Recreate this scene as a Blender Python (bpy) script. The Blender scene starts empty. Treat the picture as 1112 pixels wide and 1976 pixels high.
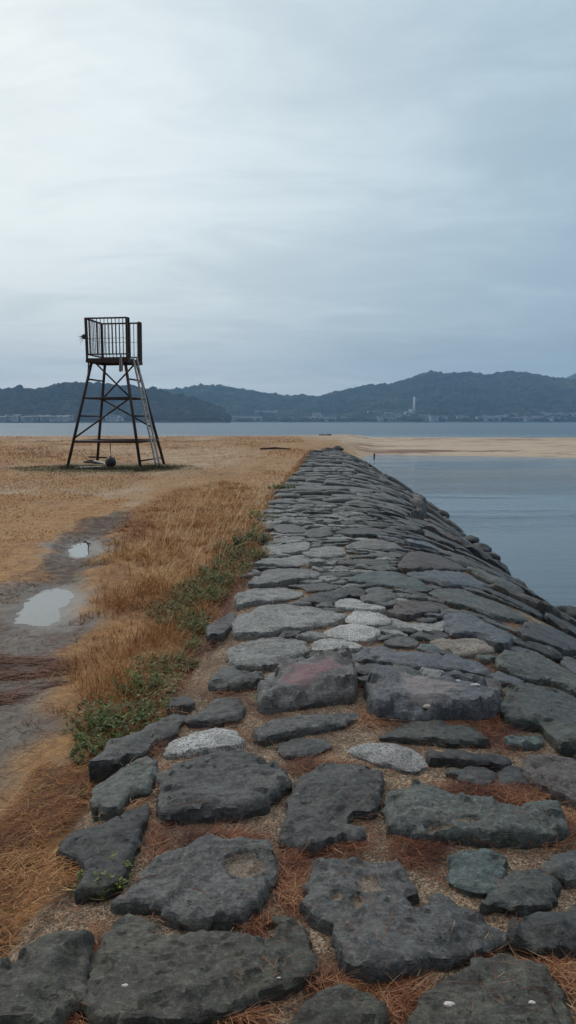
import bpy, math, random
import numpy as np
from mathutils import Vector, Matrix
from mathutils.geometry import delaunay_2d_cdt
random.seed(7); rng = np.random.default_rng(11)
S = bpy.context.scene
COL = S.collection

# ------------------------------------------------------------------ camera
F = 1450.0; CX, CY = 556.0, 988.0; CAMZ = 1.6
PITCH = math.atan(175.0 / F)
cp, sp = math.cos(PITCH), math.sin(PITCH)
cam_d = bpy.data.cameras.new('camera'); cam = bpy.data.objects.new('camera', cam_d); COL.objects.link(cam)
cam.location = (0, 0, CAMZ); cam.rotation_euler = (math.pi / 2 - PITCH, 0, 0)
cam_d.sensor_fit = 'VERTICAL'; cam_d.sensor_height = 36; cam_d.lens = 36 * F / 1976
cam_d.clip_start = 0.05; cam_d.clip_end = 20000
S.camera = cam

def ray(px, py):
    a = (px - CX) / F; b = (CY - py) / F
    return a, cp + sp * b, -sp + cp * b          # x, y, z direction
def at(px, py, z=0.0):
    x, y, d = ray(px, py); t = (z - CAMZ) / d
    return x * t, y * t
def proj(x, y, z):
    dz = z - CAMZ
    dep = y * cp - dz * sp
    return CX + F * x / dep, CY - F * (dz * cp + y * sp) / dep

# ------------------------------------------------------------------ noise
def _h(ix, iy, iz):
    n = (ix * 374761393 + iy * 668265263 + iz * 2147483647 * 3 + 1274126177) & 0xffffffff
    n = ((n ^ (n >> 13)) * 1274126177) & 0xffffffff
    n = ((n ^ (n >> 16)) * 2246822519) & 0xffffffff
    return ((n ^ (n >> 15)) & 0xffff) / 65535.0
def vn(x, y, z=0.0):
    x = np.asarray(x, float); y = np.asarray(y, float); z = np.zeros_like(x) + z
    xi = np.floor(x).astype(np.int64); yi = np.floor(y).astype(np.int64); zi = np.floor(z).astype(np.int64)
    fx, fy, fz = x - xi, y - yi, z - zi
    fx = fx * fx * (3 - 2 * fx); fy = fy * fy * (3 - 2 * fy); fz = fz * fz * (3 - 2 * fz)
    r = 0
    for dx in (0, 1):
        for dy in (0, 1):
            for dz in (0, 1):
                w = (fx if dx else 1 - fx) * (fy if dy else 1 - fy) * (fz if dz else 1 - fz)
                r = r + w * _h(xi + dx, yi + dy, zi + dz)
    return r * 2 - 1
def fbm(x, y, z=0.0, o=4):
    r = 0; a = 0.5
    for k in range(o):
        r = r + a * vn(np.asarray(x) * 2 ** k + 17.3 * k, np.asarray(y) * 2 ** k - 9.1 * k, z + 3.7 * k); a *= 0.5
    return r
def sst(a, b, x):
    t = np.clip((np.asarray(x, float) - a) / (b - a), 0, 1); return t * t * (3 - 2 * t)
def inpoly(x, y, P):
    x = np.asarray(x, float); y = np.asarray(y, float)
    c = np.zeros(x.shape, bool); n = len(P)
    for i in range(n):
        x1, y1 = P[i]; x2, y2 = P[(i + 1) % n]
        if y1 == y2: continue
        m = ((y1 > y) != (y2 > y)) & (x < (x2 - x1) * (y - y1) / (y2 - y1) + x1)
        c ^= m
    return c
def dpoly(x, y, P):
    d = np.full(np.shape(x), 1e9); n = len(P)
    for i in range(n):
        x1, y1 = P[i]; x2, y2 = P[(i + 1) % n]
        ex, ey = x2 - x1, y2 - y1; L = ex * ex + ey * ey + 1e-12
        t = np.clip(((x - x1) * ex + (y - y1) * ey) / L, 0, 1)
        d = np.minimum(d, (x - x1 - t * ex) ** 2 + (y - y1 - t * ey) ** 2)
    return np.sqrt(d)
def sd(x, y, P):     # positive inside
    d = dpoly(x, y, P); return np.where(inpoly(x, y, P), d, -d)

# ------------------------------------------------------------------ object helpers
def tag(o, label=None, cat=None, group=None, kind=None):
    if label: o['label'] = label
    if cat: o['category'] = cat
    if group: o['group'] = group
    if kind: o['kind'] = kind
    return o
def mesh_np(name, V, Fc, mat, smooth=False, attrs=None):
    """V (n,3), Fc (m,k) array of constant k, or list of faces"""
    me = bpy.data.meshes.new(name)
    V = np.asarray(V, np.float32)
    if isinstance(Fc, np.ndarray):
        m, k = Fc.shape
        me.vertices.add(len(V)); me.vertices.foreach_set('co', V.ravel())
        me.loops.add(m * k); me.loops.foreach_set('vertex_index', Fc.astype(np.int32).ravel())
        me.polygons.add(m); me.polygons.foreach_set('loop_start', np.arange(0, m * k, k, dtype=np.int32))
        try: me.polygons.foreach_set('loop_total', np.full(m, k, np.int32))
        except Exception: pass
        me.update(calc_edges=True)
    else:
        me.from_pydata(V.tolist(), [], Fc); me.update()
    if attrs:
        for k_, a in attrs.items():
            at_ = me.attributes.new(k_, 'FLOAT', 'POINT'); at_.data.foreach_set('value', np.asarray(a, np.float32))
    if smooth: me.polygons.foreach_set('use_smooth', np.ones(len(me.polygons), bool))
    if mat: me.materials.append(mat)
    return me
def link(name, me, parent=None, loc=(0, 0, 0)):
    o = bpy.data.objects.new(name, me); COL.objects.link(o); o.location = loc
    if parent: o.parent = parent
    return o
def empty(name, loc=(0, 0, 0), rz=0):
    o = bpy.data.objects.new(name, None); COL.objects.link(o); o.location = loc; o.rotation_euler = (0, 0, rz)
    o.empty_display_size = 0.2
    return o
class MB:
    def __init__(s): s.v = []; s.f = []
    def tube(s, p, q, r, n=8, r2=None):
        p, q = Vector(p), Vector(q); d = (q - p).normalized()
        a = d.orthogonal().normalized(); b = d.cross(a); r2 = r if r2 is None else r2
        o = len(s.v)
        for c, rr in ((p, r), (q, r2)):
            for i in range(n):
                t = 2 * math.pi * i / n; s.v.append(tuple(c + a * rr * math.cos(t) + b * rr * math.sin(t)))
        for i in range(n):
            j = (i + 1) % n; s.f.append((o + i, o + j, o + n + j, o + n + i))
        s.f.append(tuple(o + i for i in range(n))[::-1]); s.f.append(tuple(o + n + i for i in range(n)))
        return s
    def beam(s, p, q, w, h=None, up=(0, 0, 1)):
        h = h or w; p, q = Vector(p), Vector(q); d = (q - p).normalized(); u = Vector(up)
        if abs(d.dot(u)) > .97: u = Vector((0, 1, 0))
        a = d.cross(u).normalized(); b = a.cross(d).normalized(); o = len(s.v)
        for c in (p, q):
            for sx, sy in ((-1, -1), (1, -1), (1, 1), (-1, 1)):
                s.v.append(tuple(c + a * w / 2 * sx + b * h / 2 * sy))
        for i in range(4):
            j = (i + 1) % 4; s.f.append((o + i, o + j, o + 4 + j, o + 4 + i))
        s.f.append((o + 3, o + 2, o + 1, o)); s.f.append((o + 4, o + 5, o + 6, o + 7))
        return s
    def build(s, name, mat, parent=None, smooth=False, loc=(0, 0, 0), bevel=0):
        me = mesh_np(name, s.v, s.f, mat)
        if smooth: me.polygons.foreach_set('use_smooth', np.ones(len(me.polygons), bool))
        o = link(name, me, parent, loc)
        if bevel:
            m = o.modifiers.new('bevel', 'BEVEL'); m.width = bevel; m.segments = 2
        return o

# ------------------------------------------------------------------ materials
class NT:
    def __init__(s, name):
        s.m = bpy.data.materials.new(name); s.m.use_nodes = True; s.t = s.m.node_tree
        s.t.nodes.clear(); s.out = s.n('ShaderNodeOutputMaterial')
    def n(s, t, **kw):
        x = s.t.nodes.new(t)
        for k, v in kw.items(): setattr(x, k, v)
        return x
    def l(s, a, b): s.t.links.new(a, b)
    def setin(s, node, i, v):
        if hasattr(v, 'is_output') or isinstance(v, bpy.types.NodeSocket): s.l(v, node.inputs[i])
        else: node.inputs[i].default_value = v
    def noise(s, vec, scale, detail=4, rough=.55, dist=0):
        x = s.n('ShaderNodeTexNoise'); s.l(vec, x.inputs['Vector'])
        x.inputs['Scale'].default_value = scale; x.inputs['Detail'].default_value = detail
        x.inputs['Roughness'].default_value = rough; x.inputs['Distortion'].default_value = dist
        return x.outputs['Fac']
    def voro(s, vec, scale, feature='F1', out='Distance'):
        x = s.n('ShaderNodeTexVoronoi', feature=feature); s.l(vec, x.inputs['Vector']); x.inputs['Scale'].default_value = scale
        return x.outputs[out]
    def ramp(s, fac, stops, interp='LINEAR'):
        x = s.n('ShaderNodeValToRGB'); e = x.color_ramp.elements; x.color_ramp.interpolation = interp
        while len(e) < len(stops): e.new(.5)
        for i, (p, c) in enumerate(stops):
            e[i].position = p; e[i].color = (c if len(c) == 4 else (*c, 1)) if not isinstance(c, (int, float)) else (c, c, c, 1)
        s.l(fac, x.inputs[0]); return x.outputs[0]
    def mix(s, fac, a, b, mode='MIX'):
        x = s.n('ShaderNodeMix', data_type='RGBA', blend_type=mode)
        s.setin(x, 0, fac)
        for i, v in ((6, a), (7, b)):
            if isinstance(v, tuple): v = (*v, 1) if len(v) == 3 else v
            s.setin(x, i, v)
        return x.outputs[2]
    def math(s, op, a, b=0.0, c=None):
        x = s.n('ShaderNodeMath', operation=op); s.setin(x, 0, a); s.setin(x, 1, b)
        if c is not None: s.setin(x, 2, c)
        return x.outputs[0]
    def mapr(s, v, a, b, c=0.0, d=1.0):
        x = s.n('ShaderNodeMapRange'); s.setin(x, 0, v)
        for i, q in enumerate((a, b, c, d)): x.inputs[i + 1].default_value = q
        return x.outputs[0]
    def mapping(s, vec, scale=(1, 1, 1), rot=(0, 0, 0), loc=(0, 0, 0)):
        x = s.n('ShaderNodeMapping'); s.l(vec, x.inputs[0]); x.inputs[1].default_value = loc
        x.inputs[2].default_value = rot; x.inputs[3].default_value = scale; return x.outputs[0]
    def pos(s): return s.n('ShaderNodeNewGeometry').outputs['Position']
    def obj(s): return s.n('ShaderNodeTexCoord').outputs['Object']
    def attr(s, name): return s.n('ShaderNodeAttribute', attribute_name=name).outputs['Fac']
    def oinfo(s): return s.n('ShaderNodeObjectInfo').outputs['Random']
    def bump(s, h, strength=.5, dist=.01, normal=None):
        x = s.n('ShaderNodeBump'); s.l(h, x.inputs['Height']); x.inputs['Strength'].default_value = strength
        x.inputs['Distance'].default_value = dist
        if normal: s.l(normal, x.inputs['Normal'])
        return x.outputs[0]
    def bsdf(s, color, rough=.7, normal=None, metal=0.0, spec=.5, ior=None):
        x = s.n('ShaderNodeBsdfPrincipled')
        if isinstance(color, tuple): color = (*color, 1) if len(color) == 3 else color
        s.setin(x, 'Base Color', color); s.setin(x, 'Roughness', rough); s.setin(x, 'Metallic', metal)
        x.inputs['Specular IOR Level'].default_value = spec
        if ior: x.inputs['IOR'].default_value = ior
        if normal: s.l(normal, x.inputs['Normal'])
        s.l(x.outputs[0], s.out.inputs[0]); return x

def m_stone(name, c1, c2, c3, rough=(.42, .7), granite=False, extra=None):
    t = NT(name); o = t.obj(); r = t.oinfo()
    off = t.n('ShaderNodeVectorMath', operation='ADD'); t.l(o, off.inputs[0])
    sc = t.n('ShaderNodeVectorMath', operation='SCALE'); sc.inputs[0].default_value = (37, 21, 53); t.l(r, sc.inputs['Scale'])
    t.l(sc.outputs[0], off.inputs[1]); v = off.outputs[0]
    if granite:
        n1 = t.noise(v, 95, 3, .7); n2 = t.noise(v, 6, 4); vo = t.voro(v, 120, out='Color')
        g = t.n('ShaderNodeSeparateColor'); t.l(vo, g.inputs[0])
        k = t.math('ADD', t.math('MULTIPLY', n1, .9), t.math('MULTIPLY', g.outputs[0], .16))
        col = t.ramp(k, [(.44, c3), (.50, c1), (.58, c2)])
        col = t.mix(t.mapr(n2, .42, .62, 0, .55), col, tuple(q * .5 for q in c1))
        h = t.math('ADD', t.math('MULTIPLY', n1, .5), n2)
        bmp = t.bump(h, .6, .008)
        ro = t.mapr(n2, .3, .7, .55, .85); mid = n2
    else:
        big = t.noise(v, 3.2, 5, .6, .6); mid = t.noise(v, 15, 6, .7); fine = t.noise(v, 130, 4, .75); grit = t.noise(v, 48, 5, .75)
        st = t.noise(t.mapping(v, (5, 40, 60), (.25, .2, .5)), 1.0, 6, .7, .8)
        ln = t.noise(t.mapping(v, (2.2, 6.5, 6), (0, 0, .4)), 1.0, 5, .6, .5)
        crk = t.math('MULTIPLY', t.mapr(t.math('ABSOLUTE', t.math('SUBTRACT', ln, .5)), 0, .007, 1, 0), t.mapr(big, .50, .60))
        pit = t.math('MULTIPLY', t.mapr(t.voro(v, 55), .10, .30, 1, 0), t.mapr(mid, .50, .60))
        col = t.mix(t.mapr(big, .42, .56), c1, c2)
        blot = t.noise(v, 7.5, 6, .7, 1.2)
        col = t.mix(t.mapr(blot, .50, .56, 0, .85), col, c3)
        col = t.mix(t.mapr(mid, .54, .62, 0, .5), col, c3)
        col = t.mix(t.mapr(st, .42, .56, .0, .5), col, tuple(q * .50 for q in c1))
        col = t.mix(t.mapr(grit, .50, .64, .0, .6), col, tuple(min(1, q * 1.65) for q in c2))
        col = t.mix(t.mapr(fine, .50, .66, .0, .7), col, tuple(q * .35 for q in c1))
        col = t.mix(t.math('MULTIPLY', t.math('MAXIMUM', crk, pit), .8), col, tuple(q * .22 for q in c1))
        lich = t.math('MULTIPLY', t.mapr(t.noise(v, 6, 5, .75, .3), .52, .66), t.mapr(grit, .42, .56))
        col = t.mix(t.math('MULTIPLY', lich, .42), col, (.145, .140, .095))
        if extra:
            col = t.mix(t.math('MULTIPLY', t.attr('stain'), t.mapr(mid, .3, .6, .2, .8)), col, extra)
        h = t.math('ADD', t.math('MULTIPLY', mid, 1.1), t.math('MULTIPLY', st, 1.0))
        h = t.math('ADD', h, t.math('MULTIPLY', grit, .55)); h = t.math('ADD', h, t.math('MULTIPLY', fine, .25))
        h = t.math('SUBTRACT', h, t.math('MULTIPLY', t.math('MAXIMUM', crk, pit), .45))
        bmp = t.bump(h, .8, .011)
        ro = t.mapr(t.math('ADD', mid, t.math('MULTIPLY', big, .6)), .55, 1.05, rough[0], rough[1])
    hv = t.n('ShaderNodeHueSaturation'); t.l(col, hv.inputs['Color'])
    t.l(t.mapr(r, 0, 1, .70, 1.42), hv.inputs['Value'])
    # sand lying in hollows
    sg = t.voro(v, 230, out='Color'); sn = t.noise(v, 160, 2)
    sc_ = t.mix(t.mapr(sn, .35, .65), (.10, .075, .055), (.34, .27, .20))
    col = t.mix(t.mapr(t.math('ADD', t.attr('sand'), t.math('MULTIPLY', t.math('SUBTRACT', mid, .5), .6)), .42, .6), hv.outputs[0], sc_)
    t.bsdf(col, ro, bmp, spec=.5); return t.m

M = {}
M['slate'] = m_stone('grey_slate', (0.065, 0.066, 0.064), (0.122, 0.124, 0.119), (0.041, 0.041, 0.041))
M['green'] = m_stone('green_grey_stone', (0.063, 0.072, 0.065), (0.118, 0.131, 0.116), (0.045, 0.048, 0.046))
M['dark'] = m_stone('dark_wet_stone', (0.030, 0.030, 0.030), (0.057, 0.058, 0.057), (0.019, 0.019, 0.020), (.38, .62))
M['blue'] = m_stone('blue_grey_stone', (0.058, 0.065, 0.076), (0.111, 0.121, 0.136), (0.038, 0.041, 0.048), (.32, .55), extra=(0.234, 0.193, 0.186))
M['brown'] = m_stone('brown_grey_stone', (0.081, 0.068, 0.062), (0.146, 0.124, 0.113), (0.054, 0.045, 0.043))
M['teal'] = m_stone('teal_stone', (0.054, 0.076, 0.073), (0.100, 0.132, 0.127), (0.038, 0.050, 0.050))
M['light'] = m_stone('pale_grey_stone', (0.179, 0.182, 0.173), (0.305, 0.308, 0.290), (0.115, 0.118, 0.112), (.5, .8))
M['olive'] = m_stone('olive_grey_stone', (0.049, 0.048, 0.039), (0.093, 0.090, 0.070), (0.033, 0.032, 0.028), (.5, .75))
M['red'] = m_stone('red_stained_stone', (0.092, 0.090, 0.087), (0.161, 0.158, 0.151), (0.063, 0.060, 0.059), extra=(0.210, 0.098, 0.112))
M['granite'] = m_stone('speckled_granite', (0.270, 0.270, 0.260), (0.460, 0.460, 0.440), (0.120, 0.120, 0.120), granite=True)
M['cream'] = m_stone('cream_granite', (0.300, 0.260, 0.210), (0.460, 0.410, 0.340), (0.140, 0.115, 0.090), granite=True)

def m_bed():
    t = NT('gravel_bed'); p = t.pos()
    v = t.voro(p, 170, out='Color'); sp_ = t.n('ShaderNodeSeparateColor'); t.l(v, sp_.inputs[0])
    vd = t.voro(p, 210); big = t.noise(p, 4, 5, .6); mid = t.noise(p, 28, 4)
    col = t.ramp(sp_.outputs[0], [(0, (.05, .035, .024)), (.3, (.17, .12, .075)), (.7, (.36, .27, .175)), (1, (.60, .50, .38))])
    col = t.mix(t.mapr(mid, .4, .7, 0, .6), col, (.10, .065, .045))
    col = t.mix(t.mapr(big, .46, .62, 0, .6), col, (.090, .042, .023))
    h = t.math('SUBTRACT', t.math('MULTIPLY', mid, 1.6), t.math('MULTIPLY', vd, 60.0))
    h = t.math('ADD', t.math('MULTIPLY', mid, 1.5), t.math('MULTIPLY', sp_.outputs[1], .5))
    t.bsdf(col, .82, t.bump(h, .8, .008), spec=.3); return t.m
M['bed'] = m_bed()

def m_ground():
    t = NT('beach_ground'); p = t.pos()
    fine = t.noise(p, 120, 3, .7); mid = t.noise(p, 12, 5, .65); big = t.noise(p, 1.1, 5, .6)
    far = t.noise(t.mapping(p, (1, .35, 1)), .9, 6, .7)
    streak = t.noise(t.mapping(p, (.07, .22, 1)), 1.0, 7, .72, .4)
    gr = t.noise(p, 45, 5, .8); mat_ = t.noise(p, 5, 8, .8, .5); fst = t.noise(t.mapping(p, (1, .45, 1)), 2.2, 8, .8); f2 = t.noise(t.mapping(p, (.55, .13, 1)), 1.0, 7, .72, .3); f3 = t.noise(t.mapping(p, (.9, .30, 1), (0, 0, .1), (5, 3, 0)), 1.0, 8, .8)
    fy = t.n('ShaderNodeSeparateXYZ'); t.l(p, fy.inputs[0]); fy = t.mapr(fy.outputs[1], 8, 24)
    gravel = t.mix(t.mapr(gr, .38, .60), (.080, .064, .046), (.24, .205, .155))
    gravel = t.mix(t.mapr(mat_, .45, .62, 0, .6), gravel, (.070, .050, .036))
    gravel = t.mix(t.mapr(fine, .52, .66, 0, .6), gravel, (.27, .25, .22))
    sand = t.mix(t.mapr(gr, .38, .62), (.30, .21, .125), (.58, .46, .32))
    sand = t.mix(t.mapr(fst, .46, .60, 0, .7), sand, (.29, .165, .075))
    sand = t.mix(t.mapr(far, .42, .62, 0, .55), sand, (.34, .19, .085))
    sand = t.mix(t.math('MULTIPLY', fy, t.mapr(f2, .46, .56, 0, .7)), sand, (.30, .16, .068))
    sand = t.mix(t.math('MULTIPLY', fy, t.mapr(f3, .50, .60, 0, .6)), sand, (.62, .52, .38))
    bar = t.mix(t.mapr(gr, .38, .62), (.42, .33, .23), (.62, .51, .38))
    bar = t.mix(t.mapr(streak, .545, .575, 0, .85), bar, (.15, .065, .045))
    bar = t.mix(t.mapr(t.noise(t.mapping(p, (.25, 1.2, 1)), 1.3, 6, .7), .56, .62, 0, .8), bar, (.14, .07, .045))
    lawn = t.mix(t.mapr(mat_, .40, .60), (.24, .108, .034), (.48, .26, .098))
    lawn = t.mix(t.mapr(gr, .52, .64, 0, .55), lawn, (.62, .41, .20))
    lawn = t.mix(t.mapr(fst, .50, .62, 0, .5), lawn, (.19, .085, .035))
    lawn = t.mix(t.mapr(far, .46, .66, 0, .5), lawn, (.42, .30, .17))
    lawn = t.mix(t.math('MULTIPLY', fy, t.mapr(f3, .46, .56, 0, .55)), lawn, (.22, .105, .042))
    lawn = t.mix(t.math('MULTIPLY', fy, t.mapr(f2, .50, .58, 0, .5)), lawn, (.44, .31, .17))
    green = t.mix(t.mapr(mat_, .4, .6), (.10, .085, .035), (.22, .19, .08))
    col = t.mix(t.attr('bar'), sand, bar)
    col = t.mix(t.attr('lawn'), col, lawn)
    col = t.mix(t.attr('path'), col, gravel)
    col = t.mix(t.math('MULTIPLY', t.attr('litter'), t.mapr(mid, .35, .6, .4, 1)), col, (.085, .038, .026))
    col = t.mix(t.attr('green'), col, green)
    col = t.mix(t.attr('wet'), col, t.mix(.5, col, (.045, .04, .035)))
    h = t.math('ADD', t.math('MULTIPLY', mat_, 1.6), t.math('MULTIPLY', gr, .9))
    ro = t.n('ShaderNodeMix'); t.l(t.attr('wet'), ro.inputs[0]); ro.inputs[2].default_value = .88; ro.inputs[3].default_value = .42
    bs = t.n('ShaderNodeMix'); 
    b = t.n('ShaderNodeBump'); t.l(h, b.inputs['Height']); b.inputs['Distance'].default_value = .012
    t.l(t.mapr(t.attr('wet'), 0, 1, .9, .35), b.inputs['Strength'])
    t.bsdf(col, ro.outputs[0], b.outputs[0], spec=.4); return t.m
M['ground'] = m_ground()

def m_grass(name, stops, rough=.65, trans=0):
    t = NT(name); r = t.attr('rnd')
    col = t.ramp(r, stops); t.bsdf(col, rough, spec=.25); return t.m
M['straw'] = m_grass('dry_grass', [(0, (.16, .055, .018)), (.22, (.32, .135, .038)), (.55, (.47, .235, .085)), (.8, (.60, .37, .16)), (1, (.80, .60, .32))])
M['lawn'] = m_grass('short_dry_grass', [(0, (.20, .085, .028)), (.3, (.38, .18, .055)), (.7, (.58, .31, .11)), (1, (.74, .52, .26))])
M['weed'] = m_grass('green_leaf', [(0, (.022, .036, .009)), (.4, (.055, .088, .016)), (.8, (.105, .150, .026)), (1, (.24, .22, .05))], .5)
M['needle'] = m_grass('pine_needle', [(0, (.055, .018, .010)), (.35, (.165, .050, .022)), (.75, (.33, .125, .052)), (1, (.50, .30, .16))], .55)
M['tuft'] = m_grass('dark_green_grass', [(0, (.025, .026, .012)), (.5, (.065, .062, .025)), (1, (.19, .15, .06))])

def simple(name, c, c2=None, rough=.6, metal=0., sc=30, bs=.3, spec=.5):
    t = NT(name); o = t.obj(); n = t.noise(o, sc, 5, .65); c2 = c2 or tuple(q * .6 for q in c)
    t.bsdf(t.mix(t.mapr(n, .35, .65), c2, c), rough, t.bump(n, bs, .005), metal, spec); return t.m
M['iron'] = simple('rusty_dark_iron', (.060, .026, .018), (.013, .011, .012), .65, .1, sc=9)
M['iron_red'] = simple('red_brown_iron', (.075, .028, .026), (.03, .014, .015), .55, .2)
M['alu'] = simple('weathered_aluminium', (.46, .46, .44), (.28, .28, .27), .5, .2)
M['black'] = simple('black_rubber', (.018, .018, .02), None, .5)
M['white'] = simple('white_paint', (.72, .72, .70), (.5, .49, .46), .55)
M['wood'] = simple('dark_wood', (.075, .040, .030), (.03, .018, .015), .7)
M['cloth'] = simple('pale_cloth', (.48, .48, .50), (.32, .32, .35), .85)
M['net'] = simple('faded_rope', (.05, .07, .06), (.02, .025, .025), .85)
M['wall'] = simple('white_house_wall', (.80, .80, .79), (.66, .66, .66), .7, sc=.2)
M['wallg'] = simple('grey_house_wall', (.45, .46, .47), (.36, .37, .38), .7, sc=.2)
M['roof'] = simple('grey_house_roof', (.11, .12, .14), (.07, .075, .09), .6, sc=.4)
M['glassw'] = simple('dark_window', (.03, .035, .04), (.02, .02, .025), .2)
M['shell'] = simple('white_shell', (.75, .72, .66), (.6, .55, .5), .4)
M['bark'] = simple('rotten_timber', (.04, .03, .026), (.016, .013, .012), .8)

def m_forest(name, c1, c2, c3):
    t = NT(name); p = t.pos(); r = t.attr('rnd')
    n = t.noise(p, .012, 5, .6)
    col = t.ramp(r, [(0, c1), (.55, c2), (1, c3)])
    col = t.mix(t.mapr(n, .40, .62, 0, .6), col, tuple(q * .62 for q in c1))
    t.bsdf(col, .9, spec=.1); return t.m
M['forest_a'] = m_forest('far_woods_brown', (.022, .028, .020), (.048, .048, .030), (.105, .078, .048))
M['forest_b'] = m_forest('far_woods_green', (.024, .036, .022), (.055, .076, .036), (.115, .125, .055))

def m_water():
    t = NT('water'); p = t.pos()
    sp_ = t.n('ShaderNodeSeparateXYZ'); t.l(p, sp_.inputs[0]); y = sp_.outputs[1]
    a = t.noise(t.mapping(p, (.55, 1.7, 1)), 2.6, 4, .6, .3)
    b = t.noise(t.mapping(p, (.35, 1.2, 1)), .75, 4, .6, .3)
    c = t.noise(t.mapping(p, (.05, .16, 1)), .9, 4, .6)
    d = t.noise(t.mapping(p, (.02, .12, 1)), .35, 3, .6)
    lake = t.mapr(y, 85, 100)
    patch = t.mapr(t.noise(t.mapping(p, (.03, .11, 1)), 1.0, 3), .42, .60)
    h1 = t.math('ADD', t.math('MULTIPLY', a, .032), t.math('MULTIPLY', b, .045))
    near_amp = t.math('MULTIPLY_ADD', patch, 1.6, .25)
    hn = t.math('MULTIPLY', h1, near_amp)
    hl = t.math('ADD', t.math('MULTIPLY', b, .34), t.math('MULTIPLY', c, .9))
    far_amp = t.mapr(d, .35, .65, .55, 1.1)
    hl = t.math('MULTIPLY', hl, far_amp)
    mx = t.n('ShaderNodeMix'); t.l(lake, mx.inputs[0]); t.l(hn, mx.inputs[2]); t.l(hl, mx.inputs[3])
    bm = t.bump(mx.outputs[0], 1.0, 1.0)
    ro = t.mapr(y, 70, 160, .06, .34)
    wc = t.mix(lake, (.060, .095, .120), (.028, .085, .145))
    t.bsdf(wc, ro, bm, spec=.5, ior=1.333); return t.m
M['water'] = m_water()
def m_puddle():
    t = NT('puddle_water'); p = t.pos(); a = t.noise(p, 6, 2)
    t.bsdf((.15, .145, .13), .04, t.bump(a, .15, .003), spec=.8, ior=1.45); return t.m
M['puddle'] = m_puddle()

# ------------------------------------------------------------------ dyke frame
YL = [-4, 1.2, 2.0, 3.05, 4.06, 5.3, 6.6, 9, 12, 16.4, 21, 30, 41, 50]
XL = [-.86, -.86, -.84, -.80, -.62, -.56, -.47, -.46, -.44, -.28, .05, .60, 1.25, 1.8]
YR = [-4, 4, 9.1, 13.5, 16.2, 23.5, 40.5, 50]
XR = [3.3, 3.45, 3.6, 3.72, 3.82, 4.25, 4.6, 4.9]
xL = lambda y: np.interp(y, YL, XL)
xR = lambda y: np.interp(y, YR, XR)
DY_END = 44.0
def zprof(x, y):
    t = (x - xL(y)) / (xR(y) - xL(y))
    z = -1.0 * np.clip((t - .36) / .64, 0, 2) ** 1.8
    z = z - .35 * np.clip(-t, 0, 1)
    end = sst(DY_END - 4, DY_END + 1, y)
    return z - .16 * end * (t < .9)
def at_dyke(px, py, h=0.0):
    dx, dy, dz = ray(px, py)
    t = (h - CAMZ) / dz
    for _ in range(12):
        z = float(zprof(dx * t, dy * t)) + h
        t = .5 * t + .5 * (z - CAMZ) / dz
    return dx * t, dy * t

# ------------------------------------------------------------------ terrain
lagoon_edge = lambda x: np.maximum(60 - .40 * (x - 5), 40)
def P(pts, z=-.15): return [at(a, b, z) for a, b in pts]
path_w = P([(-420, 1250), (-100, 1190), (0, 1165), (60, 1125), (105, 1050), (150, 1020), (200, 1000), (262, 985), (238, 1010), (205, 1045), (190, 1085), (172, 1150), (150, 1210), (128, 1270), (112, 1330), (85, 1400), (62, 1480), (25, 1545), (-60, 1640), (-300, 1750)])
tall_w = P([(250, 985), (330, 950), (430, 930), (500, 940), (500, 985), (492, 1050), (470, 1110), (420, 1180), (380, 1250), (300, 1350), (205, 1440), (150, 1500), (105, 1520), (60, 1490), (85, 1400), (112, 1330), (128, 1270), (150, 1210), (172, 1150), (190, 1085), (205, 1045)])
weed_w = P([(440, 1060), (505, 1040), (512, 1095), (470, 1130), (420, 1180), (395, 1240), (370, 1290), (300, 1375), (240, 1440), (170, 1480), (180, 1420), (235, 1340), (265, 1260), (320, 1190), (330, 1150), (400, 1110)])
lawn_w = P([(-700, 1130), (-500, 965), (-200, 958), (0, 958), (120, 955), (235, 965), (262, 985), (200, 1000), (150, 1020), (105, 1050), (60, 1125), (0, 1165), (-100, 1190), (-420, 1250)])
lawn2_w = P([(250, 985), (300, 930), (420, 905), (520, 885), (470, 862), (540, 849), (640, 849), (690, 858), (648, 866), (605, 866), (572, 900), (520, 945), (500, 985), (500, 1100)])
lit_w = P([(-250, 1270), (0, 1262), (130, 1278), (120, 1330), (60, 1345), (0, 1360), (-250, 1380)])
str_w = P([(62, 1480), (130, 1500), (200, 1440), (185, 1560), (110, 1640), (150, 1700), (160, 1780), (90, 1800), (0, 1860), (-150, 1990), (-350, 1990), (-300, 1750), (-60, 1640), (25, 1545)])
pud = [(P([(22, 1170), (45, 1145), (80, 1130), (115, 1128), (135, 1140), (138, 1165), (132, 1190), (110, 1203), (70, 1207), (35, 1200)], -.155)),
       (P([(124, 1060), (132, 1048), (155, 1042), (178, 1043), (192, 1048), (186, 1060), (172, 1070), (145, 1074), (128, 1070)], -.155))]
TWR = (-6.62, 29.2)
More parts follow.
